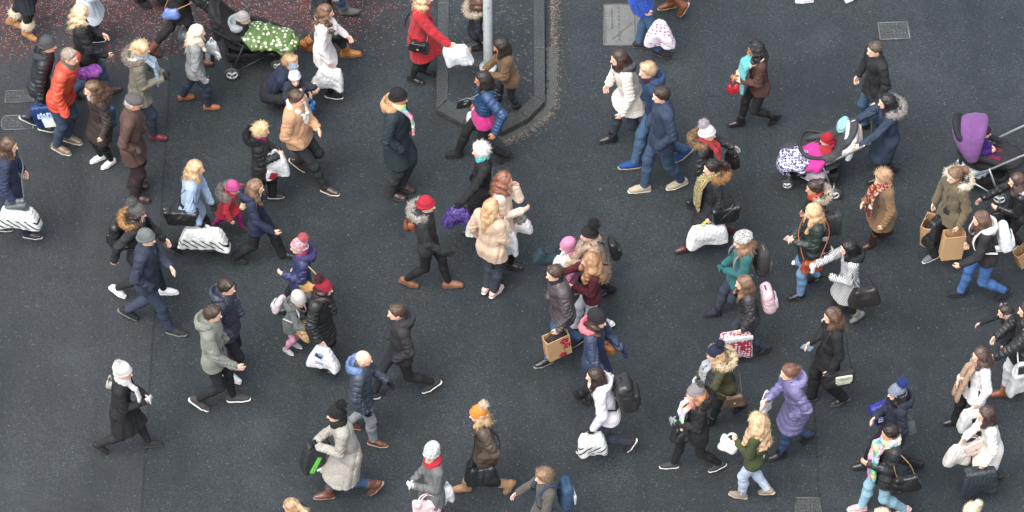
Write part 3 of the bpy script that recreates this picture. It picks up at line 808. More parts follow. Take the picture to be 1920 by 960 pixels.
def make_legs(s, lg, root, seed):
    kind, m, col = lg[0], lg[1], lg[2]; H = s.H
    th = {'leggings': .003, 'jeans': .008, 'trousers': .016, 'tights': .001, 'socks': .003}[kind] * max(.75, H / 1.72)
    top = lg[3] if len(lg) > 3 else None
    S = Sdf(.0095 if H > 1.3 else .008); fa = folds(seed + 3, .004 if kind in ('jeans', 'trousers') else .0012, 24, (1, 1, 1.5))
    S.cap(s.hip + A3(0, 0, .06), s.hip + A3(0, 0, -.03), .078 * H + th, .072 * H + th, .05, flat=(A3(1, 0, 0), 1.25))
    for j in (0, 1):
        h0, k, a = s.hips[j], s.knee[j], s.ank[j]
        def rings(X, Y, Z, t, am=(.0055 if kind == 'trousers' else .004 if kind == 'jeans' else .0)):
            return fa(X, Y, Z) - am * np.sin(t * 42 + 3 * np.sin(30 * Y)) * (t > .62) * (t - .5) * 2
        S.cap(h0, k, .049 * H + th * .8, .031 * H + th, .04, disp=lambda X, Y, Z, t: fa(X, Y, Z))
        calf = k + (a - k) * .35 + A3(-.012, 0, 0); e = a + (k - a) * (.02 if kind == 'trousers' else .07)
        S.cap(k, calf, .031 * H + th, .031 * H + th * .9, .03, disp=rings)
        S.cap(calf, e, .031 * H + th * .9, {'leggings': .0225, 'jeans': .025, 'trousers': .029, 'tights': .021, 'socks': .0225}[kind] * H + th * .8, .03, disp=rings)
    nm = {'leggings': 'leggings', 'jeans': 'jeans', 'trousers': 'trousers', 'tights': 'tights', 'socks': 'tights'}[kind]
    return link(nm, arrays_to_mesh(nm, *S.arrays(1)), mat(m, col), root)

def make_skirt(s, sk, root, seed):
    S = Sdf(.0095); H = s.H; hem = sk[2] * H; fo = folds(seed, .007, 14, (1.4, 1.4, .3))
    S.cap(s.hip + A3(0, 0, .08), s.hip, .088 * H, .095 * H, .05, flat=(A3(1, 0, 0), 1.25), disp=fo)
    for j in (0, 1):
        t = (s.hips[j][2] - hem) / max(s.hips[j][2] - s.knee[j][2], .05); e = s.hips[j] + (s.knee[j] - s.hips[j]) * min(t, 1.2)
        S.cap(s.hips[j], e + A3(0, 0, -.03), .058 * H, .06 * H + .012, .08, disp=fo)
    S.cut((0, 0, -1), -hem)
    link('skirt', arrays_to_mesh('skirt', *S.arrays(1)), mat(sk[0], sk[1]), root)

def make_shoes(s, sh, root):
    kind, m, col = sh[0], sh[1], sh[2]; sole = sh[3] if len(sh) > 3 else '1c1a19'
    k = s.H / 1.72 * (1.0 if s.male else .93)
    for j in (0, 1):
        a, d, up = s.foot[j]; sd = np.cross(up, d)
        P = lambda x, y, z: a + (d * x + sd * y + up * (z - .045)) * k
        S = Sdf(.0075)
        S.cap(P(-.045, 0, .012), P(.09, 0, .008), .037 * k, .041 * k, .02, flat=(up, 1.0))
        S.cap(P(.09, 0, .004), P(.152, .006 * (1 if j else -1), .0), .042 * k, .034 * k, .02, flat=(up, 1.25))
        S.cap(P(-.02, 0, .03), P(.04, 0, .025), .036 * k, .034 * k, .03)
        sk = nrm(s.knee[j] - a)
        if kind in ('boot', 'tallboot', 'ugg'):
            hgt = {'boot': .13, 'tallboot': .33, 'ugg': .2}[kind] * k; r0 = (.051 if kind == 'boot' else .05) * k if kind != 'ugg' else .058 * k
            S.cap(a - up * .01, a + sk * hgt, r0, r0 * (1.36 if kind == 'tallboot' else 1.14), .025, disp=folds(j + 3, .004, 26))
            S.cut(sk, sk.dot(a + sk * hgt))
        else:
            S.cap(a - up * .012 * k, a + sk * .02, .036 * k, .034 * k, .02)
        n = -up; S.cut(n, n.dot(P(0, 0, -.026)))
        nm = 'boot' if kind in ('boot', 'tallboot', 'ugg') else 'shoe'
        o = link(nm, arrays_to_mesh(nm, *S.arrays(1)), mat(m, col), root)
        T = Sdf(.0075)
        T.cap(P(-.052, 0, -.028), P(.09, 0, -.028), .036 * k, .043 * k, .01, flat=(up, 2.6))
        T.cap(P(.09, 0, -.028), P(.16, .006 * (1 if j else -1), -.024), .043 * k, .034 * k, .01, flat=(up, 2.6))
        link('sole', arrays_to_mesh('sole', *T.arrays(1)), mat('plain', sole), o)
        if kind == 'ugg':
            T = Sdf(.0085); T.cap(a + sk * .16 * k, a + sk * .21 * k, .068 * k, .066 * k, .01, disp=folds(5, .006, 50)); c, q = T.arrays(0)
            c, q = merge((c, q), blades(c, q, 700, .03, .003, lift=1, jit=.5)); link('fur_cuff', arrays_to_mesh('fur_cuff', c, q), mat('fur', 'e9dcc2'), o)
        if kind == 'sneaker':      # laces and a heel tab, a size up from the eye's limit
            parts = []
            for i in range(4):
                x = .045 + i * .018
                parts.append(tube_arrays([P(x, -.022, .036 - i * .006), P(x + .004, 0, .046 - i * .007), P(x, .022, .036 - i * .006)], .0034, 5))
            c, q = merge(*parts); link('laces', arrays_to_mesh('laces', c, q), mat('plain', sole if sole[0] in 'def' else '99928a'), o)
        if len(sh) > 4:            # side stripes
            parts = []
            for sg in (1, -1):
                for i in range(3):
                    parts.append(tube_arrays([P(.02 + i * .022, sg * .04, -.012), P(.042 + i * .022, sg * .033, .028)], .005, 6))
            c, q = merge(*parts); link('side_stripe', arrays_to_mesh('side_stripe', c, q), mat('plain', sh[4]), o)

def make_scarf(s, sc_, root, seed):
    m = tuple(sc_['c']); k = max(.78, s.hs) * sc_.get('k', 1.0); S = Sdf(.0085); fo = folds(seed + 5, .008, 30)
    r = .068 * k; nb = s.nb
    for dz, rr in ((.0, .034), (.035, .03)):
        pts = [nb + A3(.014 + r * math.cos(t), r * math.sin(t), (.0 + dz - .022 * math.cos(t))) for t in np.linspace(0, 2 * math.pi, 15)]
        S.chain(pts, [rr * k] * 15, .012, disp=fo)
    if sc_.get('ends'):
        L = sc_['ends']; fx = .145 * s.H / 1.7 + .02
        for sg in ((1, -1) if not sc_.get('one') else (-1,)):
            w0 = .034 * sc_.get('w', 1)
            S.chain([nb + A3(.07, sg * .035, -.01), nb + A3(fx + .015, sg * .05, -.12), nb + A3(fx + .04 + sc_.get('fly', 0) * .5, sg * .055, -.12 - L * .5), nb + A3(fx + .04 + sc_.get('fly', 0), sg * .05, -.12 - L)],
                    [.03, w0, w0 * 1.15, w0 * 1.1], .015, flat=(A3(1, 0, 0), 1.9), disp=fo)
    o = link('scarf', arrays_to_mesh('scarf', *S.arrays(1)), mat(*m), root)
    return o

NP = [0]
def P(label, hd, f, H=None, feet=(None, None), male=0, lean=5, arms=('w', 'b'), hy=0, hp=8, skin='e6bba3', hair=('short', '4a3628'), hat=None,
      coat=None, legs=('jeans', 'denim', '2b3a52'), skirt=None, shoes=('shoe', 'leather', '231f1e'), scarf=None, gloves=None, bags=(), cat='person', squat=0, seat=None, extra=None):
    NP[0] += 1; seed = 100 + NP[0]
    H = H or (1.79 if male else 1.68); H_nom = H
    for _ in range(4):        # body height from where head and feet stand in the picture
        s = skeleton(hd, f, H, male, lean, feet, arms, hy, hp, squat, seat)
        if squat or seat or None in feet or hd[1] < -20: break
        off = .5 * (s.foot[0][0] + s.foot[1][0]); dy = off[0] * s.fd[1] + off[1] * s.ld[1]
        H0 = H; H = min(max(H * (1 - .6 * dy / .84 / s.head[2]), H_nom * .9), H_nom * 1.08)
    bare = (0, 1) if not gloves else ()
    hc = hair[1] if hair else '8a6a4c'
    me, ms = make_body(s, skin, hc, bare)
    root = link('person', me, ms); root.location = s.org; root.rotation_euler = (0, 0, rad(f))
    tag(root, label, cat, GROUP)
    s.root = root
    if hair:
        hm, mt = make_hair(s, hair, seed, hat if hat and hat[0] != 'band' else None); link('hair', hm, mt, root)
    if hat: make_hat(s, hat, root)
    if coat: make_coat(s, coat, root, seed)
    if legs: make_legs(s, legs, root, seed)
    if skirt: make_skirt(s, skirt, root, seed)
    if shoes: make_shoes(s, shoes, root)
    if scarf: make_scarf(s, scarf, root, seed)
    if gloves:
        for j in (0, 1):
            if s.pose[j] == 'p': continue
            S = Sdf(.0062); hand_ops(S, s, j, .003); link('glove', arrays_to_mesh('glove', *S.arrays(1)), mat('knit', gloves), root)
    if extra: extra(s, root)
    for b in bags: add_bag(s, b)
    return s
# ------------------------------------------------------------------ bags and other carried things
def text_mesh(txt, size, depth=.004):
    cu = bpy.data.curves.new('lettering', 'FONT'); cu.body = txt; cu.size = size; cu.extrude = depth; cu.align_x = 'CENTER'; cu.align_y = 'CENTER'
    o = bpy.data.objects.new('lettering', cu); COL.objects.link(o)
    bpy.context.view_layer.update()
    me = bpy.data.meshes.new_from_object(o.evaluated_get(bpy.context.evaluated_depsgraph_get()))
    bpy.data.objects.remove(o); bpy.data.curves.remove(cu)
    return me
def Ry(a): c, s_ = math.cos(a), math.sin(a); return np.array([[c, 0, s_], [0, 1, 0], [-s_, 0, c]])
def Rz(a): c, s_ = math.cos(a), math.sin(a); return np.array([[c, -s_, 0], [s_, c, 0], [0, 0, 1]])

BN = [0]
def add_bag(s, b):
    BN[0] += 1; seed = 400 + BN[0]
    at = b['at']; kind = b['k']; w, h, d = b.get('size', (.36, .38, .12)); cm = tuple(b['c'])
    cam_sg = 1 if s.near == 0 else -1
    if isinstance(at, tuple): org = s.toL(ground(at[1], at[2], at[3]), s.org); j = s.near; code = 'h'
    else:
        code = at[0]; j = s.near if at[1:] != 'f' else 1 - s.near; org = None
    sg = 1 if j == 0 else -1
    H = s.H; tv, tf, nb = s.tv, s.tf, s.nb
    B = lambda u, y, v: nb + tf * u + A3(0, y, 0) + tv * v            # trunk frame
    if org is None:
        org = {'h': lambda: s.grip[j], 's': lambda: s.hip + A3(-.06 + b.get('dx', 0), sg * (s.sw + .055 + d * .3), .2 * H / 1.7 + b.get('dz', 0)),
               'x': lambda: s.hip + A3(.04 + b.get('dx', 0), sg * (s.hw + .13 + d * .4), .1 + b.get('dz', 0)),
               'k': lambda: B(-.17 - d * .5 - b.get('dx', 0), 0, -.28 * H / 1.7 + b.get('dz', 0))}[code]()
    yaw = rad(b.get('yaw', 0)); tilt = rad(b.get('tilt', 0))
    M = Rz(yaw) @ Ry(tilt)
    if kind == 'carrier': w, h, d = w * .92, h * .95, d * .72
    name = b.get('n', {'carrier': 'carrier_bag', 'paper': 'paper_bag', 'handbag': 'handbag', 'backpack': 'backpack', 'cross': 'crossbody_bag', 'phone': 'phone', 'cup': 'paper_cup', 'pouch': 'pouch'}.get(kind, kind))
    S = Sdf(b.get('h', .0095)); fo = folds(seed, .0075, 14, (1, 1, .4)); fo2 = folds(seed + 1, .004, 34)
    dz = 0; kids = []
    if kind == 'carrier':
        gap = b.get('gap', .07); tp = b.get('taper', .14) + .1
        def skin_(X, Y, Z, t):          # a filled film bag: belly low down, gathered and creased towards the handles
            u = np.clip((Z + gap + h) / h, 0, 1)
            pleat = .005 * b.get('cr', 1) * u * (1 - 2 * np.abs(np.sin(X * 75 / (1 + .3 * u) + 2 * np.sin(9 * Z + seed) + seed)) ** .7)
            sag = .05 * (np.cos(X / w * 5) * .5 + .3 * np.sin(X / w * 9 + seed)) * (u < .5) * (.5 - u)
            return b.get('cr', 1) * fo(X, Y, Z) * (.9 - .5 * u) + .6 * fo2(X, Y, Z) + pleat - .024 * np.sin(np.clip(1 - u, 0, 1) ** .7 * math.pi) + sag
        S.box((0, 0, -gap - h / 2), (w / 2, d / 2, h / 2), min(d * .35, .018), None, .02, disp=skin_, taper=tp)
        for q in (1, -1):        # lower corners poke out like a filled bag
            S.cap((q * w * .4, 0, -gap - h * .82), (q * w * (.53 + .05 * math.sin(seed * q)), 0, -gap - h * (.93 + .03 * math.sin(seed + q))), d * .3, .012, .05)
        for y in (1, -1):
            pts = curve_pts([(-w * .24, y * d * .2, -gap - .02), (-w * .14, y * d * .12, -gap * .35), (0, y * .008, .008), (w * .14, y * d * .12, -gap * .35), (w * .24, y * d * .2, -gap - .02)], 5)
            kids.append(('handle', tube_arrays([M @ p for p in pts], b.get('hr', .009), 6, .6), mat(*b.get('hc', cm))))
        bottom = -gap
    elif kind == 'paper':
        gap = .07; t = .004; parts = []
        for y in (1, -1): parts.append(box_arrays((0, y * d / 2, -gap - h / 2), (w / 2, t, h / 2)))
        for x in (1, -1):
            parts.append(box_arrays((x * (w / 2 - .004), d / 4 - .004, -gap - h / 2), (t * .9, d / 4 - .002, h / 2 - .003), Rz(rad(x * 14))))
            parts.append(box_arrays((x * (w / 2 - .004), -d / 4 + .004, -gap - h / 2), (t * .9, d / 4 - .002, h / 2 - .003), Rz(rad(-x * 14))))
        parts.append(box_arrays((0, 0, -gap - h + .005), (w / 2 - .006, d / 2 - .006, t)))
        co, q = merge(*parts); co = co @ M.T
        body = (co, q); S = None
        for y in (1, -1):
            pts = curve_pts([(-w * .2, y * d * .5, -gap - .02), (-w * .16, y * d * .35, -gap * .3), (0, y * .01, .006), (w * .16, y * d * .35, -gap * .3), (w * .2, y * d * .5, -gap - .02)], 5)
            kids.append(('handle', tube_arrays([M @ p for p in pts], .005, 6), mat(*b.get('hc', ('plain', '8a6c48')))))
        bottom = -gap
        if b.get('fill'): # tissue or goods showing at the mouth
            F = Sdf(.01); F.ell((0, 0, -gap - .04), (w * .42, d * .4, .05), None, .03, disp=fo); c, q2 = F.arrays(1); kids.append(('contents', (c @ M.T, q2), mat('cloth', b['fill'])))
    elif kind in ('handbag', 'cross', 'pouch', 'tote'):
        r = min(d * .45, .04) if kind != 'tote' else .03
        gap = .0 if code in 'sx' else .08
        tp = b.get('taper', .2 if kind != 'tote' else -.08)
        S.box((0, 0, -gap - h / 2), (w / 2, d / 2, h / 2), r, None, .02, disp=(lambda X, Y, Z, t, f_=folds(seed, .009 if kind != 'tote' else .01, 14): f_(X, Y, Z) + .05 * np.exp(-(X / w * 4) ** 2) * np.clip((Z + gap + h * .45) / (h * .45), 0, 1)), taper=tp)
        bottom = -gap
        if kind in ('handbag', 'cross') and b.get('flap', 1):
            F = Sdf(.008); F.box((0, cam_sg * (d / 2 + .001), -gap - h * .28), (w * .44, .012, h * .3), .01, None, .01); c, q = F.arrays(1)
            kids.append(('flap', (c @ M.T, q), mat(*b.get('fc', cm))))
            c, q = box_arrays((0, cam_sg * (d / 2 + .016), -gap - h * .52), (.014, .006, .012)); kids.append(('clasp', (c @ M.T, q), mat('metal', 'c9b27c')))
        sm = mat(*b.get('strap', cm)); rs = b.get('sr', .009)
        if code == 's':
            tp_ = s.sh[j] + A3(-.01, -sg * .03, .075 * H / 1.72) - org
            out = A3(0, sg * .055, 0)
            for q in (.33, -.33):
                base = M @ A3(q * w, 0, -.01)
                kids.append(('strap', tube_arrays(curve_pts([base, base * .5 + tp_ * .5 + out + A3(q * .12, 0, 0), tp_ + A3(q * .08, sg * .035, -.05), tp_ + A3(0, -sg * .01, .002)], 6), rs, 6, .5), sm))
        elif code == 'x':
            F = lambda u, y, v: B(u, y, v) - org
            b0, b1 = M @ A3(w * .4, 0, -.01), M @ A3(-w * .4, 0, -.01)
            if b.get('same'):     # hangs from the shoulder on its own side
                kids.append(('strap', tube_arrays(curve_pts([b0, F(.15, sg * .15, -.3), F(.1, sg * .13, -.1), F(0, sg * .12, .035), F(-.12, sg * .13, -.1), F(-.15, sg * .16, -.3), b1], 6), rs, 6, .5), sm))
            else:
                kids.append(('strap', tube_arrays(curve_pts([b0, F(.19, sg * .12, -.32), F(.185, 0, -.2), F(.1, -sg * .09, -.04), F(0, -sg * .1, .045), F(-.14, -sg * .06, -.1), F(-.18, sg * .06, -.27), b1], 6), rs, 6, .5), sm))
        else:
            for y in (1, -1):
                pts = curve_pts([(-w * .28, y * d * .3, -gap - .01), (-w * .2, y * d * .2, -gap * .3), (0, y * .01, .01), (w * .2, y * d * .2, -gap * .3), (w * .28, y * d * .3, -gap - .01)], 5)
                kids.append(('handle', tube_arrays([M @ p for p in pts], rs, 6, .6), sm))
    elif kind == 'backpack':
        tl = -math.atan2(tv[0], tv[2]); M = Ry(-tl) @ M
        S.box((0, 0, 0), (d / 2, w / 2, h / 2), min(d * .45, .07), None, .02, disp=folds(seed, .006, 15), taper=.12)
        bottom = 0
        F = Sdf(.0085); F.box((-d * .52, 0, -h * .2), (.035, w * .36, h * .22), .03, None, .01, disp=folds(seed + 2, .004, 22)); c, q = F.arrays(1)
        kids.append(('pocket', (c @ M.T, q), mat(*b.get('fc', cm))))
        c, q = tube_arrays(curve_pts([(-d * .5 - .004, -w * .34, h * .1), (-d * .5 - .012, 0, h * .17), (-d * .5 - .004, w * .34, h * .1)], 6), .005, 5); kids.append(('zip', (c @ M.T, q), mat('plain', b.get('zip', '15151a'))))
        c, q = tube_arrays(curve_pts([(0, -.04, h * .48), (.01, -.02, h * .56), (.01, .02, h * .56), (0, .04, h * .48)], 5), .008, 6); kids.append(('grab_loop', (c @ M.T, q), mat(*b.get('strap', cm))))
        F = lambda u, y, v: B(u, y, v) - org; k = H / 1.7
        for y in (1, -1):
            kids.append(('strap', tube_arrays(curve_pts([F(-.15 * k, y * .075 * k, -.06 * k), F(-.08 * k, y * .09 * k, .035 * k), F(.04 * k, y * .1 * k, .03 * k), F(.15 * k, y * .115 * k, -.12 * k), F(.12 * k, y * .155 * k, -.3 * k), F(-.12 * k, y * .16 * k, -.4 * k)], 6), .021 * k, 8, .35), mat(*b.get('strap', cm))))
    elif kind == 'phone':
        body = box_arrays((0, 0, 0), (.0375, .0045, .075)); body = (body[0] @ (M @ Ry(.9)).T, body[1]); S = None; bottom = 0
    elif kind == 'cup':
        S = Sdf(.006); S.cap((0, 0, -.06), (0, 0, .04), .03, .038, .004); S.cut((0, 0, 1), .05); S.cut((0, 0, -1), .075)
        F = Sdf(.006); F.cap((0, 0, .05), (0, 0, .056), .039, .035, .003, flat=(A3(0, 0, 1), 2)); c, q = F.arrays(1); kids.append(('lid', (c, q), mat('plain', 'efefec'))); bottom = 0
    elif kind == 'balloon':
        S.ell((0, 0, 0), (w / 2, d / 2, h / 2), None, .05, disp=fo); S.ell((w * .3, 0, .03), (w * .3, d / 2, h * .4), None, .05, disp=fo); bottom = 0
    if S is not None:
        co, q = S.arrays(1); body = (co @ M.T, q)
    o = link(name, arrays_to_mesh(name, *body, smooth=(kind != 'paper' and kind != 'phone')), mat(*cm))
    o.matrix_world = s.root_matrix() @ Matrix.Translation(org)
    tag(o, b['label'], b.get('cat', {'carrier': 'shopping bag', 'paper': 'paper bag', 'handbag': 'handbag', 'cross': 'handbag', 'tote': 'tote bag', 'backpack': 'backpack', 'phone': 'phone', 'cup': 'cup', 'pouch': 'pouch', 'balloon': 'bag'}[kind]), 'bags carried by the crowd' if kind not in ('phone', 'cup') else None)
    for nm, (c, q), m in kids: link(nm, arrays_to_mesh(nm, c, q), m, o)
    for p in b.get('print', ()):
        y = cam_sg * (d / 2 + (.005 if kind == 'paper' else .028 if kind == 'carrier' else .012)) if kind != 'backpack' else 0
        if p[0] == 'rect':
            c, q = box_arrays((p[1], y, bottom + p[2]), (p[3] / 2, .012 if kind != 'paper' else .002, p[4] / 2), Ry(rad(p[6] if len(p) > 6 else 0))); link('print', arrays_to_mesh('print', c @ M.T, q, smooth=False), mat('plain', p[5]), o)
        elif p[0] == 'blob':     # flower heads
            parts = []
            for i in range(5):
                a = i * 1.2566; parts.append(tube_arrays([(p[1] + math.cos(a) * p[3] * .15, y, bottom + p[2] + math.sin(a) * p[3] * .15), (p[1] + math.cos(a) * p[3], y, bottom + p[2] + math.sin(a) * p[3])], [p[3] * .22, p[3] * .5], 8, 1.0))
            c, q = merge(*parts); c[:, 1] = y + (c[:, 1] - y) * .12; link('print', arrays_to_mesh('print', c @ M.T, q), mat('plain', p[4]), o)
        else:
            me = text_mesh(p[1], p[4], .004); t = link('lettering', me, mat('plain', p[5]), o)
            R = Matrix(M.tolist()).to_4x4() @ Matrix.Translation((p[2], y + cam_sg * .013, bottom + p[3])) @ Matrix.Rotation(math.pi if cam_sg > 0 else 0, 4, 'Z') @ Matrix.Rotation(math.pi / 2, 4, 'X') @ Matrix.Rotation(rad(p[6] if len(p) > 6 else 0), 4, 'Z')
            me.transform(R)
    return o
Skel.root_matrix = lambda s: Matrix.Translation(Vector(s.org)) @ Matrix.Rotation(rad(s.f), 4, 'Z')

# ------------------------------------------------------------------ pushchairs
def wheel(parent, c, r, wd=.045, col='cfd2d0'):
    Y = A3(0, 1, 0); c = np.asarray(c, float)
    ring = lambda rr: [c + A3(rr * math.cos(t), 0, rr * math.sin(t)) for t in np.linspace(0, 2 * math.pi, 29)]
    w = link('wheel', arrays_to_mesh('wheel', *tube_arrays([c - Y * wd * .7, c + Y * wd * .7], r * .2, 12)), mat('plain', '9a9c9c'), parent)
    link('tyre', arrays_to_mesh('tyre', *tube_arrays(ring(r - .019), .019, 8)), mat('plain', '4b4e50'), w)
    parts = [tube_arrays(ring(r * .68), .013, 8)]
    for k in range(3):
        a = 2.09 * k + .5; parts.append(tube_arrays([c, c + A3(r * .66 * math.cos(a), 0, r * .66 * math.sin(a))], [.022, .014], 8, .7))
    link('rim', arrays_to_mesh('rim', *merge(*parts)), mat('plain', col), w)

def pram(label, px, f, frame, seatc, hoodc, handle_h=1.02, wheels=True, hood=True, hood_in=None, rear=False, bar=None, basket='15171b', n='pushchair', hood_x=-.2, k=1.0, hi=0.0, hcut=.0, hr=(.33, .255, .33)):
    fw = ground(px[0], px[1], .105); c_, s_ = math.cos(rad(f)), math.sin(rad(f)); ny = -.29 if c_ > 0 else .29
    g = A3(fw[0] - (-.22 * c_ - ny * s_), fw[1] - (-.22 * s_ + ny * c_), 0); root = bpy.data.objects.new(n, None); COL.objects.link(root)
    root.location = g; root.rotation_euler = (0, 0, rad(f)); tag(root, label, 'pushchair', 'pushchairs in the crowd')
    T = lambda pts, r, nn=8: tube_arrays(pts, r, nn)
    parts = []
    for y in (1, -1):
        parts.append(T(curve_pts([(-.58, y * .25, handle_h), (-.3, y * .25, .78), (.1, y * .22, .42), (.35, y * .14, .22)], 6), .015))
        parts.append(T([(-.22, y * .28, .1), (-.05, y * .24, .58)], .013))
        parts.append(T([(.33, y * .14, .25), (.36, y * .14, .09)], .016))
        parts.append(T([(-.22, y * .28, .1), (.2, y * .2, .3)], .01))
    parts.append(T([(-.22, .28, .1), (-.22, -.28, .1)], .012)); parts.append(T([(.35, .14, .22), (.35, -.14, .22)], .014))
    link('frame', arrays_to_mesh('frame', *merge(*parts)), mat('metal' if frame > '8' else 'plain', frame), root)
    link('handlebar', arrays_to_mesh('handlebar', *T(curve_pts([(-.56, .25, handle_h - .02), (-.62, .24, handle_h + .02), (-.63, 0, handle_h + .03), (-.62, -.24, handle_h + .02), (-.56, -.25, handle_h - .02)], 5), .019)), mat('plain', '1d1e20'), root)
    for y in (.29, -.29): wheel(root, (-.22, y, .105), .105)
    for y in (.16, -.16): wheel(root, (.36, y, .088), .088, .035)
    sx = -1 if rear else 1
    S = Sdf(.012); tri = lambda x, z: A3(sx * x, 0, z + hi)
    S.cap(tri(.28, .5), tri(-.1, .46), .2, .21, .04, flat=(A3(0, 0, 1), 2.6)); S.cap(tri(-.1, .48), tri(-.36, .95), .2, .19, .05, flat=(nrm((sx * .9, 0, .45)), 2.8))
    for y in (1, -1):
        S.cap(tri(.22, .55) + A3(0, y * .19, 0), tri(-.32, .74) + A3(0, y * .2, 0), .035, .05, .06); S.cap(tri(-.15, .62) + A3(0, y * .19, 0), tri(-.33, .95) + A3(0, y * .17, 0), .06, .045, .06)
    link('seat', arrays_to_mesh('seat', *S.arrays(1)), mat('cloth', seatc), root)
    B = Sdf(.013); B.box((.02, 0, .27), (.3, .19, .085), .05, None, .02, disp=folds(8, .008, 14)); B.box((.02, 0, .34), (.26, .16, .07), .04, None, .02, mode='s')
    link('basket', arrays_to_mesh('basket', *B.arrays(1)), mat('cloth', basket), root)
    if hood:      # concertina hood: hoops hinged at the seat side, cloth sagging between them
        Hd = Sdf(.012); hinge = A3(sx * -.16, 0, .66 + hi)
        def hoop(th, R_, wy): return [hinge + A3(-sx * math.sin(th) * R_ * math.sin(a), wy * math.cos(a), math.cos(th) * R_ * math.sin(a)) for a in np.linspace(.12, math.pi - .12, 15)]
        for i_, th in enumerate(np.radians([-10, -2, 6, 14, 22, 30, 38])):
            Hd.chain(hoop(th, .44 - .01 * i_ - (.03 if i_ % 2 else 0), .245), [.04] + [.04] * 13 + [.04], .06)
        ho = link('hood', arrays_to_mesh('hood', *Hd.arrays(1)), mat('cloth', hoodc), root)
        if hood_in:
            Hd = Sdf(.012); 
            for th in np.radians([-14, -4, 8, 20, 32]): Hd.chain(hoop(th, .37, .19), [.026] * 15, .06)
            link('hood_lining', arrays_to_mesh('hood_lining', *Hd.arrays(1)), mat('cloth', hood_in), ho)
    if not hood:
        S = Sdf(.012); pts = [A3(sx * (-.36 - .06 * math.sin(a)), .21 * math.cos(a), .72 + hi + .3 * math.sin(a)) for a in np.linspace(0, math.pi, 12)]
        S.chain(pts, [.045] * 12, .02, disp=folds(4, .006, 20)); S.chain([p + A3(sx * .07, 0, .02) for p in pts], [.035] * 12, .02)
        link('folded_hood', arrays_to_mesh('folded_hood', *S.arrays(1)), mat('cloth', hoodc), root)
    if bar:
        link('bumper_bar', arrays_to_mesh('bumper_bar', *T(curve_pts([tri(-.1, .66) + A3(0, .22, 0), tri(.16, .7) + A3(0, .2, 0), tri(.24, .71), tri(.16, .7) - A3(0, .2, 0), tri(-.1, .66) - A3(0, .22, 0)], 6), .024)), mat('plain', bar), root)
    root['x'] = 0; del root['x']
    return root
def prop(name, label, cat, arrays, material, world, group=None, rz=0):
    o = link(name, arrays_to_mesh(name, *arrays), material); o.location = world; o.rotation_euler = (0, 0, rz); tag(o, label, cat, group); return o
# ------------------------------------------------------------------ road, island, covers, light
def world_xy(px, py): return ground(px, py, 0)
def plane(name, x0, x1, y0, y1, z, m):
    co = np.array([(x0, y0, z), (x1, y0, z), (x1, y1, z), (x0, y1, z)], float)
    return tag(link(name, arrays_to_mesh(name, co, np.array([(0, 1, 2, 3)]), smooth=False), m), kind='structure')

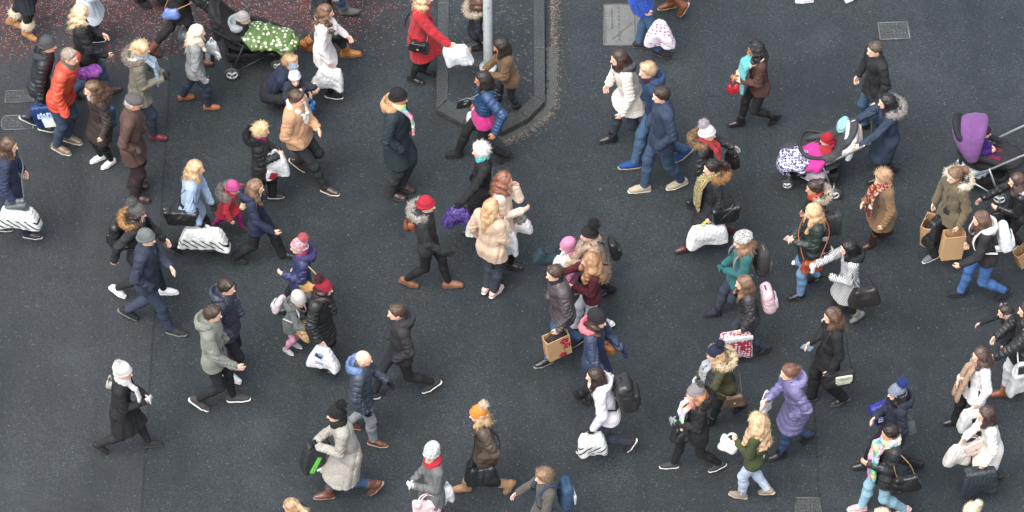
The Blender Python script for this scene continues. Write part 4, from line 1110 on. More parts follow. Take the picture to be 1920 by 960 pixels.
def asphalt(name, speck_red=False, island=False):
    N = NT(name); v = N.coord(); sx = N.n('ShaderNodeSeparateXYZ', {0: v}); X, Y = sx.outputs[0], sx.outputs[1]
    fine = N.noise(v, 210, 3, .7); mid = N.noise(v, 38, 5, .65); big = N.noise(v, .55, 5, .6)
    base = N.mix(N.ramp(mid, .3, .7), hexc('22272a'), hexc('363b3e'))
    agg = N.n('ShaderNodeTexVoronoi', {'Vector': v, 'Scale': 95.0}); ag = N.n('ShaderNodeSeparateColor', {0: agg.outputs['Color']}).outputs[0]
    base = N.mix(N.math('MULTIPLY', N.ramp(ag, .55, 1.0), .3), base, hexc('626d72')); base = N.mix(N.math('MULTIPLY', N.ramp(ag, .3, .0), .5), base, hexc('12171a'))
    base = N.mix(N.math('MULTIPLY', N.ramp(fine, .5, .8), .35), base, hexc('5a6468'))
    base = N.mix(N.math('MULTIPLY', N.ramp(big, .35, .7), .65), base, hexc('1a2125'))
    # older, browner surface left of the trench seam
    warp = N.math('MULTIPLY', N.math('SUBTRACT', N.noise(v, 3, 3), .5), .05)
    xs = N.math('ADD', X, warp)
    seam0 = world_xy(282, 700)[0]; seam1 = world_xy(303, 200)[0]; y0 = world_xy(0, 640)[1]
    left = N.math('LESS_THAN', xs, seam0)
    base = N.mix(N.math('MULTIPLY', left, .17), base, hexc('48474a'))
    d = N.math('ABSOLUTE', N.math('SUBTRACT', xs, seam0)); line = N.math('LESS_THAN', d, .012)
    base = N.mix(N.math('MULTIPLY', line, .38), base, hexc('0c0e10'))
    seam2 = world_xy(1532, 860)[0]; ylim = world_xy(0, 640)[1]
    l2 = N.math('MULTIPLY', N.math('LESS_THAN', N.math('ABSOLUTE', N.math('SUBTRACT', xs, seam2)), .014), N.math('LESS_THAN', Y, ylim))
    base = N.mix(N.math('MULTIPLY', l2, .4), base, hexc('0c0e10'))
    tr = N.ramp(N.noise(N.coord((1.1, .12, 1), (0, 0, .04)), 1.6, 5, .6), .52, .72)     # darker streaks drawn out along y
    base = N.mix(N.math('MULTIPLY', tr, .4), base, hexc('1b2226'))
    st = N.ramp(N.noise(v, 2.1, 5, .7), .62, .72); base = N.mix(N.math('MULTIPLY', st, .35), base, hexc('181e21'))
    pale = N.ramp(N.noise(v, .9, 4, .6), .55, .75); base = N.mix(N.math('MULTIPLY', pale, .35), base, hexc('474c4f'))
    wet = N.ramp(N.noise(v, .8, 4, .6), .3, .7)
    # pale chips and gum
    vo = N.n('ShaderNodeTexVoronoi', {'Vector': v, 'Scale': 14.0}); rnd = N.n('ShaderNodeSeparateColor', {0: vo.outputs['Color']}).outputs[0]
    chip = N.math('MULTIPLY', N.math('LESS_THAN', vo.outputs['Distance'], N.math('MULTIPLY', rnd, .11)), N.math('GREATER_THAN', rnd, .62))
    base = N.mix(N.math('MULTIPLY', chip, .45), base, hexc('7d8382'))
    vo2 = N.n('ShaderNodeTexVoronoi', {'Vector': v, 'Scale': 30.0}); rnd2 = N.n('ShaderNodeSeparateColor', {0: vo2.outputs['Color']}).outputs[1]
    chip2 = N.math('MULTIPLY', N.math('LESS_THAN', vo2.outputs['Distance'], .22), N.math('GREATER_THAN', rnd2, .9))
    base = N.mix(N.math('MULTIPLY', chip2, .35), base, hexc('82878b'))
    if speck_red or island:
        # worn red anti-skid grit: chips of the old surfacing with asphalt between
        vr = N.n('ShaderNodeTexVoronoi', {'Vector': v, 'Scale': 58.0 if not island else 30.0}); rc = N.n('ShaderNodeSeparateColor', {0: vr.outputs['Color']})
        ed = N.noise(v, 1.3, 4, .65)
        if not island:
            ya = world_xy(0, 118)[1]; xb = world_xy(700, 60)[0]
            m = N.math('MULTIPLY', N.ramp(N.math('ADD', Y, N.math('MULTIPLY', N.math('SUBTRACT', ed, .5), 1.6)), ya, ya + .9), N.ramp(N.math('ADD', X, N.math('MULTIPLY', N.math('SUBTRACT', ed, .5), 1.2)), xb + .5, xb - .5))
            g = N.math('MULTIPLY', N.math('LESS_THAN', vr.outputs['Distance'], .55), N.math('LESS_THAN', rc.outputs[0], N.math('MULTIPLY', m, N.ramp(N.noise(v, 5, 3), .1, .7))))
            base = N.mix(N.math('MULTIPLY', m, .4), base, hexc('30292a'))
            base = N.mix(N.math('MULTIPLY', g, .72), base, N.mix(N.math('GREATER_THAN', rc.outputs[1], .75), hexc('74332f'), hexc('94807a')))
        else:
            g = N.math('MULTIPLY', N.math('LESS_THAN', vr.outputs['Distance'], N.math('MULTIPLY', rc.outputs[1], .5)), N.math('LESS_THAN', rc.outputs[0], N.ramp(N.noise(v, 1.6, 3), .3, .85)))
            base = N.mix(N.math('MULTIPLY', g, .6), base, hexc('66675f'))
    N.set(Base_Color=base, Roughness=N.math('ADD', N.math('MULTIPLY', wet, .22), N.math('ADD', .3, N.math('MULTIPLY', mid, .2))), Specular_IOR_Level=.2)
    N.bump(N.math('ADD', N.math('MULTIPLY', mid, .6), fine), .55, .012)
    return N.m

def stone(name, a='4c5252', b_='666b69'):
    a, b_ = (''.join('%02x' % int(int(c[i:i + 2], 16) * .66) for i in (0, 2, 4)) for c in (a, b_))
    N = NT(name); v = N.coord(); base = N.mix(N.ramp(N.noise(v, 7, 5), .3, .7), hexc(a), hexc(b_))
    base = N.mix(N.ramp(N.noise(v, 120, 2), .5, .75), base, hexc('7c807d'))
    N.set(Base_Color=base, Roughness=N.ramp(N.noise(v, 4, 3), -.2, 1.3)); N.bump(N.noise(v, 60, 5), .4, .01); return N.m

plane('road', -60, 60, -40, 90, 0, asphalt('wet_asphalt', speck_red=True))

def prism(pts, z0, z1, rnd=.012):
    n = len(pts); P2 = np.array(pts, float); c = P2.mean(0)
    inn = P2 + np.array([nrm(c - p) for p in P2]) * rnd
    co = np.concatenate([np.c_[P2, np.full(n, z0)], np.c_[P2, np.full(n, z1 - rnd)], np.c_[inn, np.full(n, z1)]])
    q = []
    for r in (0, 1):
        for i in range(n):
            k = (i + 1) % n; q.append((r * n + i, r * n + k, (r + 1) * n + k, (r + 1) * n + i))
    return co, q, list(range(2 * n, 3 * n))
def poly_obj(name, pts, z0, z1, m, rnd=.012, kind=None):
    co, q, top = prism(pts, z0, z1, rnd); me = bpy.data.meshes.new(name); me.from_pydata(co.tolist(), [], [list(x) for x in q] + [top]); return tag(link(name, me, m), kind=kind)

def build_island():
    KH = .10
    g = lambda x, y: ground(x, y, KH)[:2]
    # outer and inner outline of the kerb ring, anticlockwise, seen from above
    far = 60.0
    o = [g(818, 205), g(868, 232), g(940, 247), g(990, 222), g(1022, 190)]
    i_ = [g(840, 186), g(884, 207), g(938, 218), g(972, 205), g(1001, 178)]
    xl, xr = o[0][0], o[-1][0]; il, ir = i_[0][0], i_[-1][0]
    km = stone('granite_kerb', '252d31', '363f43'); km2 = stone('worn_granite_kerb', '2c2d2b', '43433e')
    stones = []
    for k in range(4): stones.append(([o[k], o[k + 1], i_[k + 1], i_[k]], km2 if k > 1 else km))
    y = o[0][1]; yi = i_[0][1]
    for k in range(9):        # straight stones on both sides, 0.9 m long
        L = .92
        stones.append(([(xl, y + L), (xl, y), (il, yi if k == 0 else y), (il, y + L)], km))
        y += L
    y = o[-1][1]; yi = i_[-1][1]
    for k in range(9):
        L = .92
        stones.append(([(xr, y), (xr, y + L), (ir, y + L), (ir, yi if k == 0 else y)], km)); y += L
    for k, (pts, m) in enumerate(stones):
        P2 = np.array(pts, float); c = P2.mean(0); P2 = c + (P2 - c) * .997     # mortar gap
        poly_obj('kerb', [tuple(p) for p in P2], -.02, KH + random.uniform(-.002, .002), m, .012, 'structure')
    e = [i_[0], i_[1], i_[2], i_[3], i_[4], (ir, i_[4][1] + 8), (il, i_[0][1] + 8)]
    c = np.mean(e, 0)
    poly_obj('pavement', e, -.02, KH - .012, asphalt('island_asphalt', island=True), .002, 'structure')
    b0, b1 = ground(838, 60, KH - .01), ground(1000, 128, KH - .01)
    # a darker reinstated patch on the island by the post
    p = [ground(x, y, KH)[:2] for x, y in ((842, 126), (930, 122), (930, 83), (880, 80), (842, 92))]
    poly_obj('patch', [tuple(x) for x in p], KH - .03, KH - .009, stone('reinstated_asphalt', '2c3032', '3c4042'), .001, 'structure')
    # grit washed up along the kerb: loose stones, nobody could count them
    parts = []
    rr = np.random.default_rng(4)
    def grain(x, y, r):
        s_ = np.array([(1, 0, 0), (0, 1, 0), (-1, 0, 0), (0, -1, 0)], float) * r * rr.uniform(.6, 1.3, (4, 1))
        top = np.array([[x, y, r * rr.uniform(.4, .9)]]); base = s_ + [x, y, .002]
        parts.append((np.concatenate([base, top, top + [r * .1, r * .1, 0]]), np.array([(0, 1, 4, 5), (1, 2, 4, 5), (2, 3, 4, 5), (3, 0, 4, 5)])))
    edge = np.array([ground(x, y, 0)[:2] for x, y in ((1029, 0), (1030, 120), (1029, 205), (985, 242), (940, 262))])
    edge = np.vstack([[edge[0][0], edge[0][1] + 3], edge]); sl = np.linalg.norm(np.diff(edge, axis=0), axis=1)
    for _ in range(5200):
        k = rr.choice(len(sl), p=sl / sl.sum()); t = rr.uniform(); p = edge[k] * (1 - t) + edge[k + 1] * t
        nv = nrm(np.array([-(edge[k + 1] - edge[k])[1], (edge[k + 1] - edge[k])[0], 0]))[:2] * (1 if k < 3 else 1)
        off = abs(rr.normal(0, .055)) * (1.3 if rr.uniform() < .2 else 1)
        p = p + nv * (off + .02); grain(p[0], p[1], rr.uniform(.003, .012))
    co, q = merge(*parts)
    N = NT('grit'); v = N.coord(); vo = N.n('ShaderNodeTexVoronoi', {'Vector': v, 'Scale': 60.0})
    N.set(Base_Color=N.mix(N.n('ShaderNodeSeparateColor', {0: vo.outputs['Color']}).outputs[0], hexc('3d332d'), hexc('7d766b')), Roughness=.9)
    tag(link('grit', arrays_to_mesh('grit', co, q, smooth=False), N.m), 'pale grit and small stones washed up along the kerb', None, None, 'stuff')
    # dried cement smear round the nose of the island
    parts = []
    pts = [ground(x, y, 0)[:2] for x, y in ((940, 256), (985, 240), (1012, 220), (1030, 195), (1036, 140), (1034, 90))]
    for k in range(len(pts) - 1):
        for _ in range(60):
            t = rr.uniform(); c = pts[k] * (1 - t) + pts[k + 1] * t; n_ = 9; r = rr.uniform(.015, .05)
            ang = np.linspace(0, 2 * math.pi, n_)[:-1]
            off = rr.normal(0, .02, 2); rim = np.stack([c[0] + off[0] + r * np.cos(ang) * rr.uniform(.6, 1.4, 8), c[1] + off[1] + r * np.sin(ang) * rr.uniform(.6, 1.4, 8), np.full(8, .004 + .002 * rr.uniform())], 1)
            cc = np.concatenate([rim, [[c[0] + off[0], c[1] + off[1], rim[0, 2] + .001]]])
            parts.append((cc, np.array([(a, (a + 1) % 8, (a + 2) % 8, 8) for a in (0, 2, 4, 6)])))
    co, q = merge(*parts); tag(link('mortar', arrays_to_mesh('mortar', co, q, smooth=False), stone('spilled_mortar', '40423f', '5c5e58')), 'spilled pale mortar along the island kerb', None, None, 'stuff')
    # lamp post
    b = ground(915, 127, KH - .012); root = bpy.data.objects.new('lamp_post', None); COL.objects.link(root); root.location = b
    tag(root, 'pale grey steel post standing on the kerbed traffic island', 'post')
    N = NT('galvanised_steel'); v = N.coord(); base = N.mix(N.ramp(N.noise(v, 9, 5), .3, .7), hexc('a9b0b0'), hexc('c4c9c8'))
    base = N.mix(N.ramp(N.noise(N.coord((6, 6, 1.2)), 2.0, 4), .55, .7), base, hexc('969c9c')); N.set(Base_Color=base, Roughness=.5)
    link('shaft', arrays_to_mesh('shaft', *tube_arrays([(0, 0, .03), (0, 0, .05), (0, 0, 4.15), (0, 0, 4.2)], .058, 24)), N.m, root)
    link('base_flange', arrays_to_mesh('base_flange', *tube_arrays([(0, 0, 0), (0, 0, .022), (0, 0, .05)], [.11, .11, .0625], 24)), N.m, root)
    st = [A3(.0595 * math.cos(t), .0595 * math.sin(t), 0) for t in np.linspace(-2.3, -1.0, 10)]
    co = np.concatenate([[p + A3(0, 0, 1.13) for p in st], [p + A3(0, 0, 1.2) for p in st]]); q = np.array([(k, k + 1, k + 11, k + 10) for k in range(9)])
    link('sticker', arrays_to_mesh('sticker', co, q), mat('plain', 'b4b9b9'), root)
    tl = text_mesh('3', .05, .001); tl.transform(Matrix.Translation((.004, -.0625, 1.165)) @ Matrix.Rotation(math.pi / 2, 4, 'X')); link('lettering', tl, mat('plain', '747b7f'), root)
build_island()

def cover(px, py, w, d, label, rz=0, style='tread', text=None, frame='767d80', rounded=0, shade=('262c2f', '3a4144')):
    c = ground(px, py, 0); root = bpy.data.objects.new('manhole_cover', None); COL.objects.link(root); root.location = c; root.rotation_euler = (0, 0, rad(rz)); tag(root, label, 'manhole cover', 'iron covers set in the road')
    im = stone('cast_iron_' + shade[0], *shade); hw, hd_ = w / 2, d / 2
    if rounded: out = [(-hw, -hd_ * .45), (-hw * .82, -hd_), (hw, -hd_), (hw, hd_), (-hw * .82, hd_), (-hw, hd_ * .45)]
    else: out = [(-hw, -hd_), (hw, -hd_), (hw, hd_), (-hw, hd_)]
    o = poly_obj('plate', out, -.02, .006, im, .004); o.parent = root
    ring = out + [out[0]]
    c_, q = merge(*[tube_arrays([(*ring[i], .008), (*ring[i + 1], .008)], .009, 6, .5) for i in range(len(out))])
    link('frame', arrays_to_mesh('frame', c_, q), stone('iron_frame', '5d6467', frame), root)
    parts = []; rr = random.Random(px)
    if style == 'tread':
        nx, ny = int(w / .045), int(d / .045)
        for a in range(1, nx):
            for b in range(1, ny):
                x, y = -hw + a * w / nx, -hd_ + b * d / ny
                if abs(x) < .03 and abs(y) < .03: continue
                if text and x > hw * .42 and abs(y) < hd_ * .62: continue
                parts.append(box_arrays((x, y, .009), (.013, .0045, .003), Rz(rad(35 if (a + b) % 2 else -35))))
        parts.append(tube_arrays([(0, 0, .006), (0, 0, .0095)], .018, 10))
    else:
        parts.append(box_arrays((-hw * .55, hd_ * .3, .0065), (.012, hd_ * .5, .0012)))
        for b in range(9): parts.append(box_arrays((-hw * .2, -hd_ * .72 + b * hd_ * .19, .0065), (.012, .018, .0012)))
        for b in range(14): parts.append(box_arrays((-hw * .9, -hd_ * .8 + b * hd_ * .12, .0065), (.014, .012, .0012)))
        parts.append(box_arrays((-hw * .05, -hd_ * .32, .0065), (hw * .75, .011, .0013), Rz(rad(48))))
        parts.append(box_arrays((hw * .62, 0, .0065), (.01, hd_ * .8, .0012)))
    parts.append(box_arrays((0, 0, .0035), (hw * .93, hd_ * .93, .0004)))
    co, q = merge(*parts); link('tread_pattern', arrays_to_mesh('tread_pattern', co, q, smooth=False), stone('iron_tread' + style, '4a5154', '6f777a') if style == 'tread' else stone('cast_concrete', '5d5f5c', '7b7c77'), root)
    if text:
        me = text_mesh(text, d * .3, .003); me.transform(Matrix.Translation((hw * .68, 0, .009)) @ Matrix.Rotation(rad(90), 4, 'Z')); link('lettering', me, stone('iron_letters', '6a7275', '848c8f'), root)
cover(37, 181, .36, .2, 'faint worn iron cover in the road, upper of the pair behind the blue bag', 2, text='CO', frame='565c5f')
cover(33, 230, .4, .235, 'iron cover with clipped corners and pale rim, lower of the pair beside the blue bag', 2, text='DW', rounded=1, frame='8b9295')
cover(1168, 47, .5, .72, 'large pale concrete-filled access cover beside the blue coated shopper', 0, 'bars', shade=('86888a', 'a0a19c'), frame='5d6265')
cover(1676, 58, .38, .29, 'square-cornered iron cover with white rim behind the man in black', 3, frame='a3abae')
cover(1516, 966, .3, .5, 'small iron cover with tread pattern at the bottom edge of the road', 0, frame='7f8689')

# trodden gum and scraps on the road
rr = np.random.default_rng(21); parts = []
for _ in range(240):
    x, y = rr.uniform(-8, 8), rr.uniform(-6, 7); r = rr.uniform(.003, .010) * (1 if rr.uniform() < .93 else 1.9)
    ang = np.arange(8) * math.pi / 4; co = np.concatenate([np.stack([x + r * np.cos(ang) * rr.uniform(.6, 1.3, 8), y + r * np.sin(ang) * rr.uniform(.6, 1.3, 8), np.full(8, .0035)], 1), [[x, y, .006]]])
    parts.append((co, np.array([(a, (a + 1) % 8, (a + 2) % 8, 8) for a in (0, 2, 4, 6)])))
co, q = merge(*parts); tag(link('litter', arrays_to_mesh('litter', co, q, smooth=False), stone('gum', '5d6264', '8b8e8c')), 'pale specks of trodden gum and paper scattered over the road', None, None, 'stuff')

# light: overcast winter day
w = bpy.data.worlds.new('World'); scene.world = w; w.use_nodes = True; nt = w.node_tree
sky = nt.nodes.new('ShaderNodeTexSky'); sky.sky_type = 'NISHITA'; sky.sun_disc = False
SUN_EL, SUN_AZ = 62.0, 215.0        # azimuth: clockwise from +y, the way the light comes from
sky.sun_elevation = rad(SUN_EL); sky.sun_rotation = rad(SUN_AZ); sky.dust_density = 4.0; sky.air_density = 1.0; sky.ozone_density = 1.0
hsv = nt.nodes.new('ShaderNodeHueSaturation'); hsv.inputs['Saturation'].default_value = .42
nt.links.new(sky.outputs[0], hsv.inputs['Color']); nt.links.new(hsv.outputs[0], nt.nodes['Background'].inputs[0]); nt.nodes['Background'].inputs[1].default_value = .13
sd = bpy.data.lights.new('sun', 'SUN'); sd.energy = 1.1; sd.angle = rad(50); sd.color = (1, .96, .9)
so = bpy.data.objects.new('sun', sd); COL.objects.link(so)
dvec = Vector((math.sin(rad(SUN_AZ)) * math.cos(rad(SUN_EL)), math.cos(rad(SUN_AZ)) * math.cos(rad(SUN_EL)), math.sin(rad(SUN_EL))))
so.rotation_euler = dvec.to_track_quat('Z', 'Y').to_euler()
scene.view_settings.view_transform = 'Standard'; scene.view_settings.look = 'None'; scene.view_settings.gamma = 1; scene.view_settings.exposure = 1.42
scene.view_settings.use_curve_mapping = False
# ------------------------------------------------------------------ the crowd (pixel positions are of the 1920 px photo)
def C(m, col, hem=.44, **k):
    c2 = k.pop('col2', None); d = dict(c=(m, col, c2) if c2 else (m, col), hem=hem); d.update(k); return d
def bag(k, at, size, c, label, **kw):
    d = dict(k=k, at=at, size=size, c=c, label=label); d.update(kw); return d
BLK = ('leggings', 'cloth', '1b1c1f'); NAVYJ = ('jeans', 'denim', '22304a'); BLUEJ = ('jeans', 'denim', '2f5a86'); BTR = ('trousers', 'cloth', '1d1e21')
BSH = ('shoe', 'leather', '1c1b1c', '141414'); BBT = ('boot', 'leather', '1b1a1b', '121212')
WSN = ('sneaker', 'leather', 'dfe0df', 'e4e4e2')

# ---- top left
P('person in fur-cuffed tan boots and dark coat cropped by the top left corner', (42, -100), -30, feet=((28, 45), (56, 68)), hair=('long', '4a3426'), coat=C('cloth', '1f2530', .3), legs=BLK, shoes=('ugg', 'cloth', 'a8733f', '8a5c34'), arms=('p', 'p'))
P('person in pale grey coat and white-soled black shoes cropped at the top edge', (166, -72), 0, feet=((181, 74, 0), (173, 91, 0)), hair=('bob', '6a4a34'), coat=C('cloth', 'bcc4ce', .36, flare=.04), legs=BLK, shoes=('sneaker', 'cloth', '17181a', 'd9dad8'), arms=('f', 'd'))
P('woman with long pale blonde hair in a black waxed jacket behind the orange jacket man', (152, 22), 8, feet=((212, 170), (140, 178)), hair=('wavy', 'c7a06a', 'e6cf9c', .3), coat=C('cloth', '26282a', .42), legs=('jeans', 'denim', '33506e'), shoes=('shoe', 'leather', '45332c'), arms=('w', 'f'),
  bags=[bag('balloon', ('px', 165, 137, .95), (.3, .18, .16), ('foil', '7a1fa0', 'd57be0'), 'crinkled shiny purple bag held beside the orange jacket', n='gift_bag')])
P('man in grey knit beanie and black quilted jacket carrying the dark blue bag', (90, 84), -5, male=1, H=1.74, feet=((90, 240), (55, 225)), hat=('beanie', '56585a'), hair=('short', '3a2c22'), coat=C('puffer', '23262b', .45, hood=('cloth', '383c42'), sp=.05), legs=('jeans', 'denim', '1f2836'), shoes=('shoe', 'leather', '2a2c2c', 'b8b8b4'), arms=(('px', 76, 192, .74), 'p'), gloves='22262b',
  bags=[bag('carrier', ('px', 76, 196, .66), (.3, .36, .1), ('plastic', '173a78'), 'dark blue plastic bag with a white square held by the grey beanie man', tilt=-14, taper=-.05, gap=.02,
    **{'print': [('rect', .035, -.25, .15, .15, 'd9dedd'), ('rect', -.06, -.12, .03, .06, 'a9c3de', 14), ('rect', -.02, -.115, .025, .07, 'b9cfe4'), ('rect', .02, -.12, .03, .055, 'a9c3de', -10), ('rect', .06, -.11, .025, .06, 'b9cfe4', 8), ('rect', .1, -.105, .03, .05, '9ab4dc', -14), ('rect', .02, -.155, .2, .012, 'a9c3de')]})])
P('grey-haired man in a bright orange quilted jacket and jeans', (131, 106), -25, male=1, H=1.78, feet=((99, 302), (150, 240)), hair=('crop', '8d7a66', 'b5a48e'), coat=C('puffer', 'd4482a', .45, sp=.06, collar=('cloth', '77705f')), legs=('jeans', 'denim', '2c435f'), shoes=('sneaker', 'leather', '7d6c58', 'b3a793'), arms=('d', 'b'), gloves='23252a', scarf=dict(c=('knit', '6e6a5c'), k=.9))
P('brown-haired woman in a long dark brown puffer coat and white trainers', (172, 166), 215, feet=((183, 298), (203, 308)), hair=('wavy', '4d3222', '9a6e3e', .26), coat=C('puffer', '3f332d', .34, hood=1, fur=('6b4c36', '3c2a20'), sp=.11, quilt=.006), legs=BLK, shoes=WSN, arms=('d', 'b'), scarf=dict(c=('plaid', '9aa7b8', 'd7d9dd'), k=.95),
  bags=[bag('tote', 'hf', (.27, .34, .07), ('gloss', '3b6485'), 'glossy slate blue paper bag hanging beside the orange jacket man', taper=-.02)])
P('older man in a grey flat cap and brown jacket with hands in pockets', (250, 192), -8, male=1, H=1.74, feet=((262, 373, 0), (258, 348, 0)), hat=('flatcap', '5f5c5a'), hair=('crop', 'b6aea4'), coat=C('cloth', '5f4840', .41, flare=.02, fat=1.05), legs=('trousers', 'cloth', '38232a'), shoes=('shoe', 'leather', '4a2c26'), arms=('p', 'p'), skin='d8a488', lean=10)
P('curly blonde woman in an olive parka with a cream hood and pale blue scarf', (265, 92), 0, feet=((297, 258), (245, 240)), hair=('curlyshort', 'bd9558', 'dcbd86'), coat=C('cloth', '777260', .42, hood=('fleece', 'd9d0c0'), fur=('9c9182', '6b5f52'), flare=.02), legs=('jeans', 'denim', '22324c'), shoes=('shoe', 'leather', '7c2f3e', '3a1c20'), arms=('f', 'f'), gloves='27292d', scarf=dict(c=('knit', '9db4c4'), ends=.32))
ppl9 = P('person in a black coat pushing the pushchair with the green blanket', (352, -62), -3, feet=((287, 98), (385, 118)), hair=('long', '3a2a20'), coat=C('cloth', '18191c', .38, flare=.03), legs=BLK, shoes=('boot', 'leather', '6e4630'), arms=('s', 's'), lean=12, scarf=dict(c=('knit', 'c8c4ae'), ends=.35),
  bags=[bag('handbag', 'xn', (.2, .17, .09), ('leather', '6b83c4'), 'small periwinkle blue handbag on a tan strap at the top edge', same=1, strap=('leather', 'a8764a'), flap=0, dz=.1, dx=-.1),
        bag('pouch', ('px', 343, 50, .95), (.13, .15, .1), ('leather', '4a5357'), 'small dark grey pouch hanging by the black coat near the blonde woman')])
P('woman with long platinum hair in a grey tweed coat and tan shoes', (370, 60), 5, feet=((398, 203), (350, 180)), hair=('long', 'd3c2a0', 'efe3c8', .36), coat=C('tweed', '8d8f90', .46, flare=.02), legs=('jeans', 'denim', '1e2f4a'), shoes=('shoe', 'leather', 'a9683a', '8b5630'), arms=('d', 'f'), gloves='d3d5d6',
  bags=[bag('carrier', ('px', 396, 72, 1.0), (.12, .3, .1), ('plastic', 'cfd2d6'), 'narrow white and black bag at the platinum-haired woman’s front', **{'print': [('rect', .0, -.2, .05, .16, '222426')]})])
P('person in a dark coat and mustard boots half hidden behind the white coat', (612, -62), 0, male=1, feet=((658, 98), (576, 90)), hair=('short', '3a2c24'), coat=C('cloth', '2a2d33', .42), legs=('jeans', 'denim', '2a3038'), shoes=('boot', 'leather', 'b8772c', '8f5f28'), arms=('d', 'd'),
  bags=[bag('handbag', 'hn', (.3, .2, .1), ('leather', '202225'), 'black holdall beside the mustard boots', flap=0, dx=-.1)])
P('woman with long chestnut curls in a white coat, black leggings and black trainers', (611, 22), -3, feet=((627, 180), (600, 160)), hair=('wavy', '5a3a26', '9a6b42', .42), coat=C('cloth', 'd9d3d0', .41, flare=.04, lapel=('cloth', 'd9d3d0')), legs=BLK, shoes=('sneaker', 'cloth', '1b1c1e', 'dcdcda'), arms=('d', 'w'),
  bags=[bag('carrier', 'hn', (.32, .36, .1), ('plastic', 'dcdee0'), 'plain white plastic bag swinging from the white coat woman', tilt=10)])
P('person in blue jeans and grey ankle boots cropped at the top edge', (618, -130), 0, feet=((655, 22), (600, 15)), male=1, hair=('short', '3a2a20'), coat=C('cloth', '39404a', .44), legs=BLUEJ, shoes=('boot', 'cloth', '6c6a69'), arms=('d', 'p'))
P('person with dark grey shoes walking at the top edge beside the pushchair handle', (300, -160), 0, feet=((312, 2), (268, 4)), male=1, hair=('short', '3a2a20'), coat=C('cloth', '2a2d33', .42), legs=BTR, shoes=('shoe', 'leather', '45474a'), arms=('p', 'p'))
P('sandy-haired adult in a navy coat crouching to hold a small child', (545, 116), -20, male=1, H=1.7, squat=.3, lean=28, feet=((545, 205, 0), (535, 185, 0)), hair=('short', 'a3764a', 'c99a66'), coat=C('cloth', '222c48', .2), legs=('trousers', 'cloth', '191c26'), arms=((.55, -.3, -.55), (.5, -.3, -.5)))
P('small smiling child in a white bobble hat held by the crouching adult', (553, 146), -75, H=1.12, feet=((556, 246, 0), (568, 244, 0)), hat=('beanie', 'd5dadd', 'b6bfc8', 'a9bccb', .9), hair=('short', '8a6a44'), coat=C('cloth', '232a3c', .36), legs=('leggings', 'cloth', '23283a'), arms=((.6, -.2, .2), (.6, -.1, .3)), cat='child', hp=2)
P('brown-haired man in a camel sheepskin jacket with a white collar', (557, 184), -22, male=1, H=1.8, feet=((616, 362, -6), (562, 305, 38)), hair=('short', '4b3524', '6a4c34'), coat=C('cloth', 'bf9067', .46, fat=1.08, lapel=('cloth', 'd8d0c6'), fold=.01, th=.024), legs=('jeans', 'cloth', '2a3030'), shoes=('shoe', 'leather', '4a342c', 'c9c4bc'), arms=('p', 'f'), lean=3,
  bags=[bag('tote', ('px', 580, 186, 1.0), (.14, .22, .05), ('gloss', '2f7fc0'), 'small bright blue satchel beside the camel jacket man', yaw=60)])
P('short-haired blonde woman in a black puffer with a furry hood and magenta scarf', (490, 244), -3, H=1.6, feet=((518, 370), (480, 372)), hair=('curlyshort', 'c69c56', 'e3c184'), coat=C('puffer', '1e2026', .40, hood=1, fur=('1b1b1d', '0e0e10'), sp=.06), legs=('trousers', 'cloth', '1d1e22'), shoes=('shoe', 'leather', '3a3030', 'b9b6b2'), arms=('f', 'f'), scarf=dict(c=('knit', 'c21d86'), k=.85),
  bags=[bag('carrier', ('px', 515, 282, 1.0), (.26, .4, .14), ('plastic', 'dfe0e1'), 'bulging white plastic bag held in front by the black puffer woman', yaw=20, **{'print': [('rect', -.06, -.3, .09, .1, 'a3262c', 30)]})])
# ---- left, second row
P('woman with shoulder-length dark curls in a navy coat at the left edge', (17, 272), -8, feet=((62, 440), (5, 430)), hair=('bob', '4a3326', '7a5838'), coat=C('cloth', '2f3a58', .37), legs=('jeans', 'cloth', '232b42'), shoes=('shoe', 'leather', '2a2628', 'a8a6a4'), arms=('d', 'd'), scarf=dict(c=('cloth', 'd8a9a4'), k=.85),
  bags=[bag('cross', 'xn', (.26, .18, .09), ('leather', '5d6468'), 'grey quilted shoulder bag in front of the navy coat', dx=.1, flap=0),
        bag('carrier', 'hn', (.46, .34, .16), ('slashes', 'd9dddb', '1f2c26'), 'white shopping bag with slanting dark strokes at the left edge', taper=.12)])
P('woman with straight blonde hair in a pale blue coat carrying a black tote', (367, 315), -5, feet=((405, 464), (326, 466, 36)), hair=('bob', 'b98a4e', 'dcb67c', .25), coat=C('cloth', '93abc8', .40, flare=.02), legs=('trousers', 'cloth', '1d202b'), shoes=('shoe', 'leather', '2c2c30', '55565a'), arms=('d', ('px', 399, 384, .82)), gloves='33282a',
  bags=[bag('handbag', 'sn', (.4, .25, .12), ('leather', '1e2224'), 'black leather tote on the shoulder of the pale blue coat', flap=0, taper=-.12, dz=.02),
        bag('carrier', 'hn', (.54, .36, .14), ('slashes', 'dfe3e0', '1f2c26'), 'wide white bag with slanting dark strokes held by the pale blue coat woman', taper=.12)])
P('little girl in a pink hat, red coat and magenta tights holding hands', (437, 352), -20, H=1.12, feet=((407, 424), (458, 428)), hat=('beanie', 'd8559c'), hair=('short', '8a6a44'), coat=C('fleece', 'd01a34', .40, flare=.05, fur=('9b948c', '5f5a55'), hood=('fleece', '8f8a85')), legs=('leggings', 'knit', 'c4238c'), shoes=('shoe', 'cloth', '5a3644', '8a8486'), arms=('d', (.3, .7, -.5)), cat='child', hp=16)
